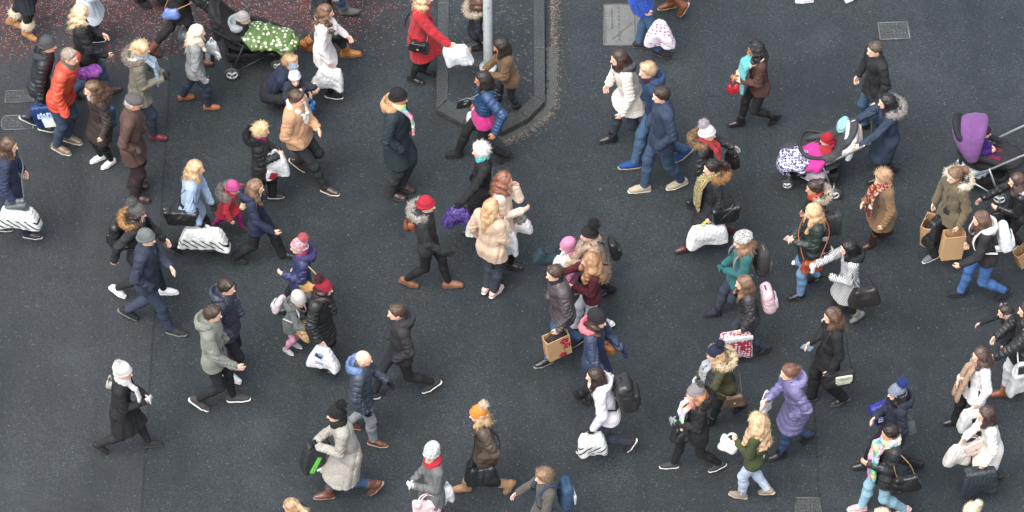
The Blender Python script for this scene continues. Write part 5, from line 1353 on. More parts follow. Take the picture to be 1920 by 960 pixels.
P('girl with long brown hair in a navy duffle coat taking a long stride', (480, 350), -12, H=1.64, feet=((448, 488, 10), (538, 478, -6)), hair=('long', '6b4a30', 'a37c52', .34), coat=C('cloth', '1f2c4a', .42, hood=1), legs=BTR, shoes=('boot', 'leather', '20201f', '1a1a1a'), arms=((.55, .12, -.75), 'b'), scarf=dict(c=('plaid', 'b4493c', '7a8a94'), k=.85), )
P('woman in a grey bobble hat and fur-hooded black jacket with a black rucksack', (258, 398), -12, H=1.66, feet=((222, 548), (317, 547)), hat=('beanie', '63635f', None, '6a6a66'), hair=('wavy', '3a2418', None, .24), coat=C('cloth', '24262a', .46, hood=1, fur=('c7975a', '4a3020')), legs=('leggings', 'cloth', '20272a'), shoes=('sneaker', 'cloth', 'cfd3d5', 'e2e3e2'), arms=('b', 'w'), scarf=dict(c=('rings', '3a2226', 'c9b9ac')),
  bags=[bag('backpack', 'k', (.28, .4, .15), ('leather', '1d2024'), 'black leather rucksack on the grey bobble hat woman')])
P('man in a grey-green beanie, navy jacket and jeans striding to the right', (275, 446), -14, male=1, H=1.76, feet=((242, 588), (330, 622)), hat=('beanie', '717a78'), hair=('short', '6a4a30'), coat=C('cloth', '333c52', .45, fold=.01), legs=('jeans', 'denim', '1c3152'), shoes=('sneaker', 'cloth', '23292a', '6f7675'), arms=('p', 'f'), lean=3)
P('young man with dark quiff in a navy quilted jacket and ripped black jeans', (425, 538), -18, male=1, H=1.76, feet=((432, 712, 20), (440, 680)), hair=('short', '33261e', '4b382a'), coat=C('puffer', '2e3548', .47, hood=1, sp=.045), legs=('leggings', 'cloth', '1b1c20'), shoes=('sneaker', 'cloth', 'd6d7d6', 'e2e2e0'), arms=('p', 'p'))
P('young man with cropped hair in a light grey-green hooded jacket', (399, 588), -8, male=1, H=1.75, feet=((374, 762), (448, 742)), hair=('short', '433023', '5a4030'), coat=C('cloth', '7b7f75', .45, hood=1, fold=.009), legs=('leggings', 'cloth', '1e1f23'), shoes=('sneaker', 'cloth', '4a4747', 'e0dfdc'), arms=('w', 'p'))
P('woman in a white bobble hat, white scarf and knee-length black coat', (232, 698), -6, feet=((188, 841), (288, 832)), hat=('slouch', 'dcd8d2', None, 'd8d3cc', .7), hair=None, coat=C('cloth', '1b1c1e', .29, flare=.03), legs=('leggings', 'cloth', '23242a'), shoes=('sneaker', 'cloth', '222226', '3a3a3e'), arms=('f', 'f'), gloves='c9c5b8', scarf=dict(c=('knit', 'dbd7d2'), ends=.26, one=1),
  bags=[bag('pouch', ('px', 206, 706, 1.25), (.09, .12, .05), ('leather', 'a7a49c'), 'tiny pale grey pouch bag hanging behind the black coat')])
# ---- centre left
P('woman in a striped pink bobble hat and blue quilted jacket carrying a tan tote', (560, 462), 188, feet=((532, 583), (580, 600)), hat=('beanie', 'a9bcc2', 'd45a6a', 'd8646c', .9), hair=None, coat=C('puffer', '2b3468', .43, hood=('cloth', '3a2f6a'), sp=.05, collar=('cloth', 'a1246a')), legs=BTR, arms=('f', 'd'), lean=3,
  bags=[bag('tote', 'sn', (.34, .3, .1), ('paper', 'b98f55'), 'tan paper tote hooked on the blue quilted jacket', dz=.03, dx=-.06, yaw=-25, tilt=18, strap=('cloth', 'b79a6c'), sr=.014)])
P('toddler in a pale grey hat and grey gilet with pink leggings', (561, 563), -30, H=1.02, feet=((541, 660, 0), (556, 648)), hat=('slouch', 'c3c2bd'), hair=('short', '5a3c28'), coat=C('cloth', '5b6262', .40, hood=1, collar=('cloth', '5b6262')), legs=('leggings', 'rings', 'c98aa4', 'e6c3d0'), shoes=('sneaker', 'cloth', '9fa0a2', 'd9d9d6'), arms=((.8, .1, -.3), (.6, .1, .35)), cat='child', hp=18,
  bags=[bag('backpack', 'k', (.19, .22, .09), ('cloth', 'c4b4bc'), 'tiny pale pink and white rucksack on the toddler', fc=('plain', 'd9dade')),
        bag('tote', ('px', 578, 610, .6), (.28, .2, .09), ('dots', 'b8905e', 'd4b384'), 'patterned brown paper bag hanging in front of the toddler', tilt=26, taper=0)])
P('woman in a crimson bobble hat and long black quilted coat', (608, 540), -28, H=1.68, feet=((616, 696, 0), (594, 672, 20)), hat=('beanie', 'a31d34', None, '5e2a2c'), hair=('wavy', '33211d', None, .3), coat=C('puffer', '202322', .36, sp=.055), legs=BTR, shoes=BBT, arms=('d', 'p'), hy=20,
  bags=[bag('carrier', 'hn', (.28, .38, .11), ('plastic', 'dbdce0'), 'white plastic bag with a navy emblem held by the crimson hat woman', taper=.34, yaw=10, **{'print': [('rect', -.03, -.1, .09, .045, '27407e', 24), ('rect', -.005, -.075, .05, .03, '8397c6', 24), ('rect', -.03, -.21, .1, .01, '8a90a8', 14), ('rect', -.01, -.235, .06, .008, '9aa0b4', 14)]})])
P('young man with cropped brown hair in a charcoal coat walking left', (743, 585), 195, male=1, H=1.8, feet=((808, 724, 24), (692, 742, -6)), hair=('crop', '5a4028'), coat=C('cloth', '302f36', .43, hood=1, fold=.009), legs=('leggings', 'cloth', '26272a'), shoes=('sneaker', 'cloth', '3a3a3c', 'e2e0de'), arms=('p', 'p'), lean=9)
P('bald man in a dark puffer with blue shoulders and grey jeans', (682, 672), -8, male=1, H=1.76, feet=((707, 838, 0), (662, 790, 22)), hair=None, coat=C('puffer', '414b59', .45, hood=('puffer', '5b78a6'), fat=1.08, panel='5a74a0'), legs=('jeans', 'denim', '7d8388'), shoes=('sneaker', 'leather', '6a3a26', 'b89a86'), arms=('d', 'w'), gloves='17181a')
P('woman in a black bobble hat and long pale grey coat walking left', (630, 776), 190, H=1.7, feet=((607, 930, 0), (703, 916, 48, .05)), hat=('beanie', '1f1d1e', None, '19191a'), hair=None, coat=C('tweed', 'a39e95', .27, flare=.05, fold=.01, fat=1.08), legs=('leggings', 'denim', '27507c'), shoes=('boot', 'leather', '70483a', '9a7a68'), arms=('f', 'f'), gloves='26282c', scarf=dict(c=('knit', '222327'), k=1.1),
  bags=[bag('carrier', ('px', 594, 822, .98), (.34, .46, .18), ('plastic', '2a2d30'), 'black and grey sports bag with a lime flash carried by the grey coat woman', yaw=12, hc=('plain', '1f6a40'), **{'print': [('rect', .06, -.3, .05, .26, '5fc83a', -24), ('rect', -.02, -.4, .14, .02, 'd7dadb', 8), ('rect', -.1, -.22, .06, .34, '5d6265', -6)]})])
# ---- centre
P('man in a red beanie and black fur-hooded jacket with tan walking boots', (800, 384), -8, male=1, H=1.76, feet=((768, 527, 14), (849, 537, -6)), hat=('beanie', 'c01a34'), hair=('short', '3a2a20'), coat=C('cloth', '2a2d2f', .46, hood=1, fur=('bdb7ac', '4a443e'), fold=.009), legs=('leggings', 'cloth', '1a1b1e'), shoes=('sneaker', 'leather', '8f5f42', '6b4a36'), arms=('w', 'b'), gloves='2c2e33',
  bags=[bag('cross', ('px', 768, 406, 1.12), (.16, .13, .1), ('leather', '8a4a26'), 'small brown leather pouch behind the red beanie man', flap=0)])
P('man in a black beanie and teal-green parka with a tan lined hood', (748, 182), -15, male=1, H=1.8, feet=((741, 367, 0), (758, 352, 10)), hat=('beanie', '1d1e22'), hair=('short', '33261e'), coat=C('cloth', '23343b', .36, hood=('cloth', 'b98d62'), fat=1.08, flare=.03, fold=.01), legs=('trousers', 'cloth', '333a3f'), shoes=('shoe', 'leather', '4a302a'), arms=('p', 'p'), scarf=dict(c=('patch', 'c8463c', 'e0c490'), ends=.3, one=1, w=.7), skin='c98f72')
P('blonde woman in a bright red coat with a black shoulder bag', (796, -6), -14, feet=((780, 152, 0), (800, 135, 18)), hair=('wavy', 'b48a4c', 'd8b67c', .22), coat=C('fleece', 'c30f22', .31, flare=.02, fold=.01), legs=('tights', 'cloth', '1c1f1e'), shoes=('shoe', 'leather', '19191a', '202020'), arms=((.75, .1, -.7), 'p'),
  bags=[bag('cross', 'xn', (.24, .17, .11), ('leather', '1b1c1e'), 'black leather shoulder bag against the red coat', same=1, dx=.04, dz=.06),
        bag('carrier', 'hn', (.32, .32, .12), ('plastic', 'dfe3e6'), 'plain white bag swinging from the hand of the red coat woman', tilt=-18, gap=.02, taper=0)])
P('long-haired child in a dark teal jacket behind the lamp post', (900, 4), 5, H=1.15, feet=((873, 98, 55, .06), (918, 108, 0)), hair=('wavy', '4b2f22', '7a5038', .28), coat=C('cloth', '1f2a33', .47, hood=1, fur=('cbbfa8', '8a7a66')), legs=BLK, shoes=('boot', 'leather', '9a7454'), arms=('d', 'd'), cat='child',
  bags=[bag('carrier', 'hf', (.08, .22, .07), ('plastic', 'd2d5d8'), 'small pale bag beyond the lamp post')])
P('woman with long dark hair in an olive bomber jacket standing on the island', (938, 85), 198, H=1.62, lean=22, feet=((925, 190, 0), (966, 210, 0)), hair=('long', '2c211c', '4a372c', .3), coat=C('cloth', '6f5233', .47, fat=1.05, fold=.012), legs=('leggings', 'cloth', '3f4448'), shoes=BBT, arms=('f', 'f'), hp=22, skin='c98f6e',
  bags=[bag('cross', ('px', 925, 158, .85), (.16, .16, .07), ('leather', '1c2232'), 'small navy pouch at the front of the olive bomber jacket')])
P('woman in a short blue quilted jacket, magenta skirt and black boots', (905, 148), 190, H=1.7, feet=((850, 288, -4), (944, 298, 26)), hair=('bob', '211b1b', '3a2f2c', .22), coat=C('puffer', '244a74', .555, sp=.05), skirt=('cloth', 'c4107c', .45), legs=BLK, shoes=('tallboot', 'cloth', '1d1d20'), arms=((-.1, .45, -.72), 'd'), skin='b97f60',
  bags=[bag('cross', 'xf', (.16, .14, .06), ('leather', '17181b'), 'small black bag on a silver strap at the blue quilted jacket', dx=.16, strap=('plain', '9aa2aa'), sr=.006, flap=0),
        bag('carrier', 'hf', (.14, .16, .08), ('plastic', 'd9d6d4'), 'tiny white bag hanging below the magenta skirt')])
P('white-haired older woman in a black coat with a turquoise collar', (901, 282), 188, H=1.62, feet=((880, 432, 0), (915, 420, 20)), hair=('curlyshort', 'c9c4bd', 'e8e5e0'), coat=C('cloth', '1c1d20', .36), legs=BTR, arms=((.6, .35, -.72), 'd'), gloves='22222e', scarf=dict(c=('cloth', '35b5b0'), k=.9), lean=9,
  bags=[bag('carrier', 'hn', (.27, .28, .14), ('foil', '4a2f9a', '8a74c8'), 'purple patterned bag held by the white-haired woman', taper=.36, gap=.03, **{'print': []})])
P('woman with auburn curls in a cream pink coat holding a hand to her mouth', (946, 338), -8, feet=((965, 500), (935, 480)), hair=('curly', '7d4326', 'b0683c', .26), coat=C('cloth', 'd6bda8', .4, flare=.02), legs=BLK, arms=('f', 'm'),
  bags=[bag('pouch', ('px', 975, 395, 1.0), (.16, .14, .1), ('fur', '97918c', '6a6460'), 'fluffy grey pouch held by the woman with auburn curls'),
        bag('carrier', ('px', 978, 405, .92), (.2, .22, .09), ('plastic', 'd9d9dc'), 'small white bag below the fluffy grey pouch')])
P('woman with very long blonde hair in a beige coat looking at a black phone', (921, 388), 55, feet=((932, 545, 0), (915, 538, 10)), hair=('long', 'c08d54', 'e0b87c', .44), coat=C('cloth', 'c9ac90', .42, flare=.02), legs=('jeans', 'denim', '1d2c3e'), shoes=('sneaker', 'leather', 'd9aea6', 'e3d3cd'), arms=('f', 'd'), hp=20,
  bags=[bag('phone', 'hn', (.08, .15, .01), ('gloss', '141518'), 'black phone in the hand of the beige coat woman'),
        bag('handbag', ('px', 890, 410, .98), (.2, .22, .1), ('leather', 'cfcac6'), 'pale grey leather handbag on the left of the beige coat', flap=0, yaw=-55),
        bag('carrier', ('px', 955, 430, .98), (.16, .4, .1), ('plastic', 'd9dade'), 'tall white plastic bag on the right of the beige coat', yaw=-55)])
P('woman in a black bobble hat and shaggy beige coat reaching to a child in pink', (1104, 438), 190, feet=((1140, 545, 20), (1090, 555)), hat=('beanie', '202124', None, '18181b', 1.25), hair=None, coat=C('fur', 'b39a82', .40, col2='7d6553', flare=.02, lapel=('fur', 'b8a08a', '8a7360')), legs=BLK, shoes=BBT, arms=('f', ('px', 1066, 500, .8)), lean=8,
  bags=[bag('backpack', 'k', (.2, .3, .1), ('leather', '1b1c1f'), 'slim black rucksack on the shaggy beige coat'),
        bag('carrier', ('px', 1056, 474, .95), (.2, .3, .12), ('plastic', 'd6dde2'), 'white plastic bag held beside the pink-coated child', **{'print': [('rect', .05, -.2, .08, .09, 'c63a34')]})])
P('young woman with huge frizzy auburn hair, burgundy jumper and white trousers', (1106, 488), 185, H=1.66, feet=((1070, 610, -4), (1136, 612, 24)), hair=('frizz', '96602f', 'bd8850', .4), coat=C('knit', '631629', .48), legs=('jeans', 'cloth', 'c3c7cd'), shoes=('sneaker', 'leather', 'd5d6d8', 'e2e2e0'), arms=('f', (.75, .1, -.5)),
  bags=[bag('phone', 'hn', (.08, .15, .01), ('gloss', 'b01c2a'), 'red phone held by the frizzy-haired woman')])
P('young man with dark quiff in a grey-brown quilted jacket walking left', (1040, 512), 200, male=1, H=1.78, feet=((1020, 680, 0), (1082, 640, 34)), hair=('short', '43301f', '6b4e34'), coat=C('puffer', '554d53', .45, sp=.05, collar=('knit', '1f2830')), legs=BLUEJ, shoes=('shoe', 'leather', '18191b', '8a8a86'), arms=('d', 'p'), scarf=dict(c=('knit', '20282f'), k=.88),
  bags=[bag('paper', 'hn', (.3, .36, .14), ('paper', 'c0986a'), 'brown paper bag printed with red flowers held by the quilted jacket man', yaw=6, tilt=6, hc=('plain', '241a18'), fill='2a1a1c', **{'print': [('blob', -.07, -.07, .055, 'b91f3c'), ('blob', -.1, -.17, .05, 'c02848'), ('blob', -.03, -.32, .05, 'b01c30'), ('rect', -.06, -.25, .006, .2, '6a2a2a')]})])
P('woman in a dark knit hat and blue quilted coat with a coral lined hood', (1121, 600), -20, feet=((1092, 745, 20), (1140, 760)), hat=('slouch', '2c2a2e'), hair=('wavy', '4a2f22', None, .26), coat=C('puffer', '28395a', .36, hood=('cloth', 'd8687a'), sp=.035, quilt=.006), legs=BLK, shoes=BBT, arms=((.5, .3, -.78), 'w'), gloves='232a5a',
  bags=[bag('pouch', ('px', 1150, 640, 1.0), (.17, .12, .09), ('leather', 'b46f2a'), 'mustard leather bag beyond the blue quilted coat', tilt=20)])
P('woman with long dark hair in a white puffer jacket and navy trousers', (1115, 704), 185, feet=((1099, 848, -6), (1182, 834, 62, .05)), hair=('long', '33231d', '4d372b', .3), coat=C('puffer', 'd5cfd8', .46, hood=1, sp=.1, quilt=.006), legs=('jeans', 'denim', '222d42'), shoes=('sneaker', 'cloth', '3a2c34', 'd9d3d6'), arms=('d', 'p'), gloves='241f22', scarf=dict(c=('fleece', 'd9d2c6'), k=1.1),
  bags=[bag('backpack', 'k', (.34, .44, .2), ('leather', '26282c'), 'large black rucksack on the white puffer jacket'),
        bag('carrier', 'hn', (.3, .36, .13), ('slashes', 'dfe0de', '1f2422'), 'white shopping bag with dark strokes held by the white puffer woman', tilt=6, taper=.06)])
# ---- top right
P('woman in a boxy white fleece coat with a dark grey hood', (1160, 108), 198, feet=((1138, 260, -4), (1222, 262, 30)), hair=('bob', '40291e', '5d4030', .22), coat=C('fleece', 'd5cec3', .42, hood=('cloth', '4a4b53'), flare=.06, fat=1.15), legs=('jeans', 'denim', '1f2a3c'), shoes=('boot', 'leather', '17181a'), arms=('d', 'd'), scarf=dict(c=('knit', '26262a')))
P('fair-haired young man in a blue jacket, burgundy scarf and blue trainers', (1214, 132), 197, male=1, H=1.76, feet=((1181, 311, -6), (1280, 288, 34)), hair=('short', 'b0895a', 'cda977'), coat=C('cloth', '2c4468', .45, hood=1, fold=.008), legs=('jeans', 'denim', '2c567e'), shoes=('sneaker', 'cloth', '204a8c', 'a89a80'), arms=('p', 'p'), scarf=dict(c=('knit', '4d1f2c'), k=.88))
P('dark-haired man in a navy jacket, jeans and beige shoes', (1239, 178), 197, male=1, H=1.8, feet=((1200, 357, -4), (1268, 343, 4)), hair=('short', '3a2a22', '4d3a2e'), coat=C('cloth', '34425a', .44, fold=.009), legs=('jeans', 'denim', '27476a'), shoes=('sneaker', 'cloth', 'a99c86', 'c9c0ae'), arms=('p', 'p'))
P('person in a cobalt blue coat and jeans cropped at the top edge', (1212, -85), -8, male=1, H=1.75, feet=((1206, 84, 0), (1240, 100, 10)), hair=('short', '4a3628'), coat=C('fleece', '1650c4', .4, fold=.01), legs=('jeans', 'denim', '2a557e'), shoes=('sneaker', 'cloth', '26282a', '3a3c3e'), arms=('d', 'd'),
  bags=[bag('carrier', ('px', 1238, 38, .78), (.27, .46, .1), ('stars', 'dccfdd', 'c05a80'), 'pink bag with rosy stars beside the cobalt coat', taper=.42, gap=.02)])
P('person in tall brown leather boots cropped at the top edge', (1246, -165), 200, feet=((1247, 12, 0), (1284, 26, 58, .06)), hair=('long', '4a3628'), coat=C('cloth', '2b2930', .36), legs=BLK, shoes=('tallboot', 'leather', '7c4428', 'b99c80'), arms=('d', 'd'))
P('woman with dark curls in a brown sheepskin jacket and turquoise scarf', (1416, 92), 195, feet=((1380, 232, -4), (1452, 225, 40, .03)), hair=('curly', '1f1b1c', '33302f', .22), coat=C('cloth', '573a35', .46, fat=1.05, cuff='c9b49c', lapel=('fleece', 'cbb9a2')), legs=BLK, shoes=BBT, arms=('f', 'f'), skin='a8765a', scarf=dict(c=('cloth', '54b3b8'), ends=.42, w=1.3),
  bags=[bag('pouch', 'hf', (.16, .16, .07), ('leather', 'b0182c'), 'small bright red bag held by the sheepskin jacket woman')])
P('person whose white trainers just show at the top edge on the right', (1540, -168), 195, feet=((1508, 0, -4), (1598, -6, 30)), hair=('long', '4a3628'), coat=C('cloth', '2b3038', .42), legs=NAVYJ, shoes=WSN, arms=('d', 'd'))
P('man with cropped hair in a black jacket strolling ahead of the pushchair', (1640, 92), 205, male=1, H=1.8, feet=((1614, 235, 0), (1650, 250, 10)), hair=('crop', '5d4a3a'), coat=C('cloth', '232529', .44, fold=.009), legs=('jeans', 'denim', '2b5078'), shoes=BSH, arms=('d', 'd'), lean=2)
P('dark-haired woman in a navy parka with a grey fur hood pushing a pushchair', (1662, 190), 192, H=1.7, feet=((1640, 335, 0), (1670, 325, 20)), hair=('bob', '1f1a1b', '332c2b', .26), coat=C('cloth', '2a3d55', .31, hood=1, fur=('a9a39c', '5f5a56'), hk=1.1, fat=1.1), legs=BLK, shoes=BBT, arms=('s', 's'),
  bags=[bag('handbag', ('px', 1603, 228, 1.1), (.2, .36, .12), ('leather', 'cdb9b4'), 'pale pink handbag slung on the pushchair handle', flap=0)])
P('woman in a white bobble hat and black coat with a leopard fur hood', (1327, 250), -12, feet=((1300, 385, 20), (1345, 390)), hat=('beanie', 'd8d2d6', None, 'b8adb4'), hair=None, coat=C('puffer', '1f2126', .38, hood=1, fur=('a8835a', '2f221a')), legs=BLK, arms=('d', ('px', 1372, 274, .95)), scarf=dict(c=('fleece', 'b81f2c'), ends=.22), gloves='a8a4a6',
  bags=[bag('handbag', ('px', 1374, 276, .92), (.2, .24, .1), ('leather', '26181a'), 'black and oxblood tote beyond the red scarf', flap=0, yaw=-40)])
P('woman with a dark ponytail in a long black coat with tan hood and patterned scarf', (1334, 314), 195, feet=((1279, 466, -4), (1366, 438, 34)), hair=('pony', '241a18', '3a2b26', .26), coat=C('cloth', '212329', .32, hood=('puffer', '2a2c32'), fur=('b9854c', '7a5530'), flare=.03), legs=BLK, shoes=('boot', 'leather', '58242a'), arms=('d', 'd'), scarf=dict(c=('hound', '3c4348', 'b9a560'), ends=.4, w=1.2),
  bags=[bag('handbag', 'sn', (.34, .28, .12), ('leather', '17191b'), 'black leather tote under the arm of the ponytail woman', flap=0, taper=-.1, dx=-.06),
        bag('carrier', 'hn', (.46, .34, .15), ('plastic', 'dfe3e4'), 'big plain white bag with yellow handles', taper=.04, gap=.09, hc=('plain', 'b9c436'))])
# ---- right
P('woman in a grey knitted beret and teal coat with a grey rucksack', (1391, 452), 192, feet=((1336, 590, -4), (1400, 580, 20)), hat=('beret', '8d8a87', 'b5b2ae'), hair=('wavy', '8a5a38', 'b5835a', .2), coat=C('cloth', '12696a', .42), legs=NAVYJ, shoes=('boot', 'cloth', '1c2634'), arms=('f', 'f'), gloves='1b7476',
  bags=[bag('backpack', 'k', (.26, .4, .15), ('cloth', '3f3f40'), 'dark grey rucksack with pale loop on the teal coat', strap=('cloth', '77777a'), fc=('cloth', '5b5a5c'))])
P('girl with long light brown hair in a charcoal quilted jacket', (1394, 530), 190, H=1.62, feet=((1432, 658, 24), (1362, 650, -4)), hair=('long', '6b4a30', 'a0764c', .38), coat=C('puffer', '38373d', .45, sp=.042), legs=NAVYJ, shoes=('sneaker', 'leather', '202022'), arms=('d', 'p'),
  bags=[bag('backpack', 'k', (.27, .36, .14), ('cloth', 'c8a6ae'), 'pastel pink rucksack on the charcoal quilted jacket', fc=('cloth', 'cfb0b8'), strap=('cloth', '2a2a2e')),
        bag('carrier', ('px', 1380, 622, .62), (.38, .46, .12), ('rings', 'b02c48', 'e6cfd0'), 'big bag patterned with pink flowers and a white rim', taper=-.04, gap=.03, **{'print': [('rect', 0, -.03, .39, .05, 'd9dde0')]})])
P('woman with a topknot in a dark coat and orange scarf', (1526, 352), 190, feet=((1545, 470, 26), (1500, 490, 0)), hair=('bun', '33261f', '4a392f'), coat=C('cloth', '23262c', .4, hood=1, fur=('cbbba6', '8a7862')), legs=('trousers', 'cloth', '3a3c40'), shoes=WSN, arms=('d', 'd'), scarf=dict(c=('knit', 'c8431c')), skin='cf9c82',
  bags=[bag('carrier', ('px', 1556, 395, .95), (.28, .4, .12), ('plastic', '4b4d4f'), 'dark grey shopping bag with a white edge behind the green puffer', taper=-.06, **{'print': [('rect', .08, -.36, .13, .05, 'd0d2d2', -14)]})])
P('woman with very long strawberry blonde hair in a bottle green puffer and jeans', (1524, 396), 192, feet=((1493, 558, 0), (1528, 520, 28)), hair=('long', 'bd8a50', 'e0b67a', .4), coat=C('puffer', '1a2e28', .43, sp=.085, quilt=.012), legs=('jeans', 'denim', '5a8fc0'), shoes=('sneaker', 'leather', '1a1b1c', '1e1e1e', 'dfe0de'), arms=('f', 'f'), hp=14,
  bags=[bag('cross', 'xn', (.24, .19, .09), ('leather', 'a84a26'), 'rust orange saddle bag with a round flap on the green puffer', dx=.02, dz=-.03, strap=('leather', '9c4a2a')),
        bag('phone', 'hn', (.08, .15, .01), ('gloss', 'd7b9b9'), 'pale pink phone in the hands of the green puffer woman')])
P('woman with a black bob in a black and white houndstooth coat', (1590, 464), 192, feet=((1607, 596, 34), (1555, 600, 0)), hair=('bob', '141316', '26242a', .2), coat=C('hound', '16171a', .36, col2='d3d5d6', hood=('cloth', '17181b'), belt=('leather', '141416'), flare=.02), legs=('leggings', 'cloth', '2a2a2e'), shoes=('boot', 'leather', '8f9688'), arms=('f', (.7, .1, -.55)), gloves='17181b',
  bags=[bag('handbag', 'sn', (.34, .28, .14), ('leather', '2c2725'), 'slouchy dark brown handbag at the back of the houndstooth coat', flap=0, dx=-.07, dz=-.05),
        bag('cup', 'hf', (.07, .1, .07), ('plain', 'e2e2e0'), 'white takeaway cup held out by the houndstooth coat woman')])
P('woman with long brown hair in a black coat and wide black trousers', (1560, 592), 192, H=1.7, feet=((1574, 752, 14), (1512, 745, -6)), hair=('long', '54382a', '8a6244', .3), coat=C('cloth', '1c1d20', .44, flare=.02), legs=BTR, shoes=('shoe', 'leather', '2a2a2c', '6a6462'), arms=('d', 'f'),
  bags=[bag('tote', 'xn', (.36, .28, .1), ('cloth', '2b2d30'), 'charcoal messenger bag with a pale printed block', same=1, dx=-.1, dz=-.08, taper=0, **{'print': [('rect', -.04, -.09, .2, .07, 'c7cbb0'), ('rect', -.04, -.15, .2, .012, 'c7cbb0'), ('rect', -.04, -.18, .16, .014, 'b3b79c'), ('rect', -.04, -.08, .16, .008, '3b3d40'), ('rect', -.04, -.1, .13, .008, '3b3d40')]}),
        bag('phone', 'hf', (.08, .15, .01), ('gloss', '8fa9c4'), 'pale blue phone carried by the woman in wide black trousers')])
P('woman with brown hair tied up in a long lilac quilted coat', (1479, 698), 195, H=1.7, feet=((1456, 856, 0), (1515, 822, 44, .04)), hair=('updo', '6d442c', '99683f'), coat=C('puffer', '6f6a96', .34, hood=('fleece', '8b83b4'), sp=.085, collar=('fleece', '857dae')), legs=('jeans', 'denim', '1f4570'), shoes=('boot', 'leather', '1c1c20'), arms=('p', 'f'),
  bags=[bag('tote', ('px', 1438, 735, 1.0), (.2, .3, .06), ('cloth', 'd2d6cf'), 'white cloth bag beside the lilac quilted coat', yaw=40)])
P('woman with a long mane of blonde curls in an olive green jumper', (1418, 788), 158, H=1.7, feet=((1383, 928, 0), (1436, 922, 32)), hair=('frizz', 'b08350', 'd9b27a', .46), coat=C('knit', '4d5a36', .46), legs=('jeans', 'cloth', 'a3b4c8'), shoes=('boot', 'cloth', '8f8170', 'b5a892'), arms=('f', 'p'),
  bags=[bag('tote', ('px', 1376, 815, .9), (.22, .28, .06), ('cloth', 'd9d8cf'), 'cream cloth tote in front of the olive green jumper', tilt=-14)])
P('woman in a navy bobble hat and olive parka with a cream fur hood', (1341, 662), 195, feet=((1388, 770, 34), (1325, 790, 0)), hat=('beanie', '1f2c4c', None, '1b2744', .9), hair=('long', 'b98a54', 'dcb57e', .24), coat=C('cloth', '4a4a30', .42, hood=1, fur=('d8c6a6', 'a8906c'), hk=1.15), legs=('leggings', 'cloth', '25272c'), shoes=BBT, arms=((.75, .25, -.5), 'f'), gloves='d3d5da', scarf=dict(c=('knit', 'a9adb2'), ends=.36),
  bags=[bag('cross', 'xn', (.24, .2, .08), ('leather', '6b5644'), 'taupe leather satchel on the olive parka', dx=-.05, dz=-.03)])
P('woman in a grey bobble hat and black jacket, short skirt and long black socks', (1304, 736), 192, feet=((1254, 873, -4), (1344, 876, 16)), hat=('beanie', '8f8c8b', None, '5f5d60', .6), hair=('wavy', 'a5623a', 'c8875a', .22), coat=C('cloth', '1a1b1e', .47, hood=('fleece', '4a4b50'), fur=('1c1b1d', '0e0e10')), skirt=('cloth', '17181a', .4), legs=('socks', 'knit', '202124'), shoes=('sneaker', 'cloth', '3a3c42', 'd9d9d9'), arms=('f', 'f'), gloves='8f979c', scarf=dict(c=('patch', 'd8a9a0', 'cfdad6'), ends=.3),
  bags=[bag('handbag', ('px', 1287, 790, .95), (.32, .24, .12), ('leather', '23282a'), 'black leather bag dotted with white flowers', flap=0, **{'print': [('blob', -.12, -.06, .016, 'e0e2dc'), ('blob', -.13, -.14, .016, 'dfe2da'), ('blob', -.08, -.19, .014, 'e0e2dc')]})])
P('woman in a camel coat with a plaid scarf and tall brown boots', (1655, 332), 198, feet=((1627, 460, 0), (1662, 440, 34)), hair=('curlyshort', 'a8794a', 'c99a68'), coat=C('cloth', '80603d', .36, flare=.04), legs=BLK, shoes=('tallboot', 'leather', '4f2a20'), arms=('d', 'f'), hp=16, scarf=dict(c=('plaid', 'b58a4a', 'a0303a'), k=1.2, ends=.34))
P('woman with tied hair in an olive parka with a white fur hood', (1789, 328), 215, feet=((1744, 484, 0), (1800, 468, 22)), hair=('pony', '7a5a3a', 'a87c50', .16), coat=C('cloth', '6b5f45', .43, hood=('cloth', '2a2c30'), fur=('dcd2c2', 'b5a890'), hk=1.12), legs=('trousers', 'cloth', '26282c'), shoes=('sneaker', 'cloth', '6a7078', 'd4d6d6'), arms=('d', 'd'),
  bags=[bag('paper', 'hn', (.26, .42, .13), ('paper', 'c49a6c'), 'brown paper carrier nearest the black bag in the olive parka woman’s hand', yaw=-25, tilt=-4),
        bag('paper', ('px', 1742, 408, .78), (.24, .42, .12), ('paper', 'c49a6c'), 'brown paper carrier hanging in front of the olive parka', yaw=30, tilt=8),
        bag('carrier', ('px', 1757, 404, .84), (.24, .42, .16), ('plastic', '25272b'), 'black bag squeezed between two brown paper carriers', yaw=10, **{'print': [('rect', -.06, -.33, .05, .08, 'c9cccc', 20)]}),
        bag('tote', 'sf', (.22, .26, .1), ('leather', '9a5228'), 'tan leather handbag behind the olive parka', dx=-.12, dz=.02)])
P('girl with waist-long brown hair in a dark jacket and bright blue jeans', (1839, 410), 188, H=1.68, feet=((1792, 550, -4), (1880, 552, 36)), hair=('long', '5a3c2a', '8a6244', .48), coat=C('cloth', '29272b', .47, hood=('fleece', 'd6d4d0')), legs=('jeans', 'denim', '1f62a8'), shoes=('shoe', 'cloth', '17202f'), arms=('w', 'd'),
  bags=[bag('backpack', 'k', (.28, .36, .14), ('cloth', 'd9dbde'), 'white rucksack on the girl with waist-long hair', strap=('cloth', 'd9dbde'), fc=('cloth', 'cfd2d6'))])
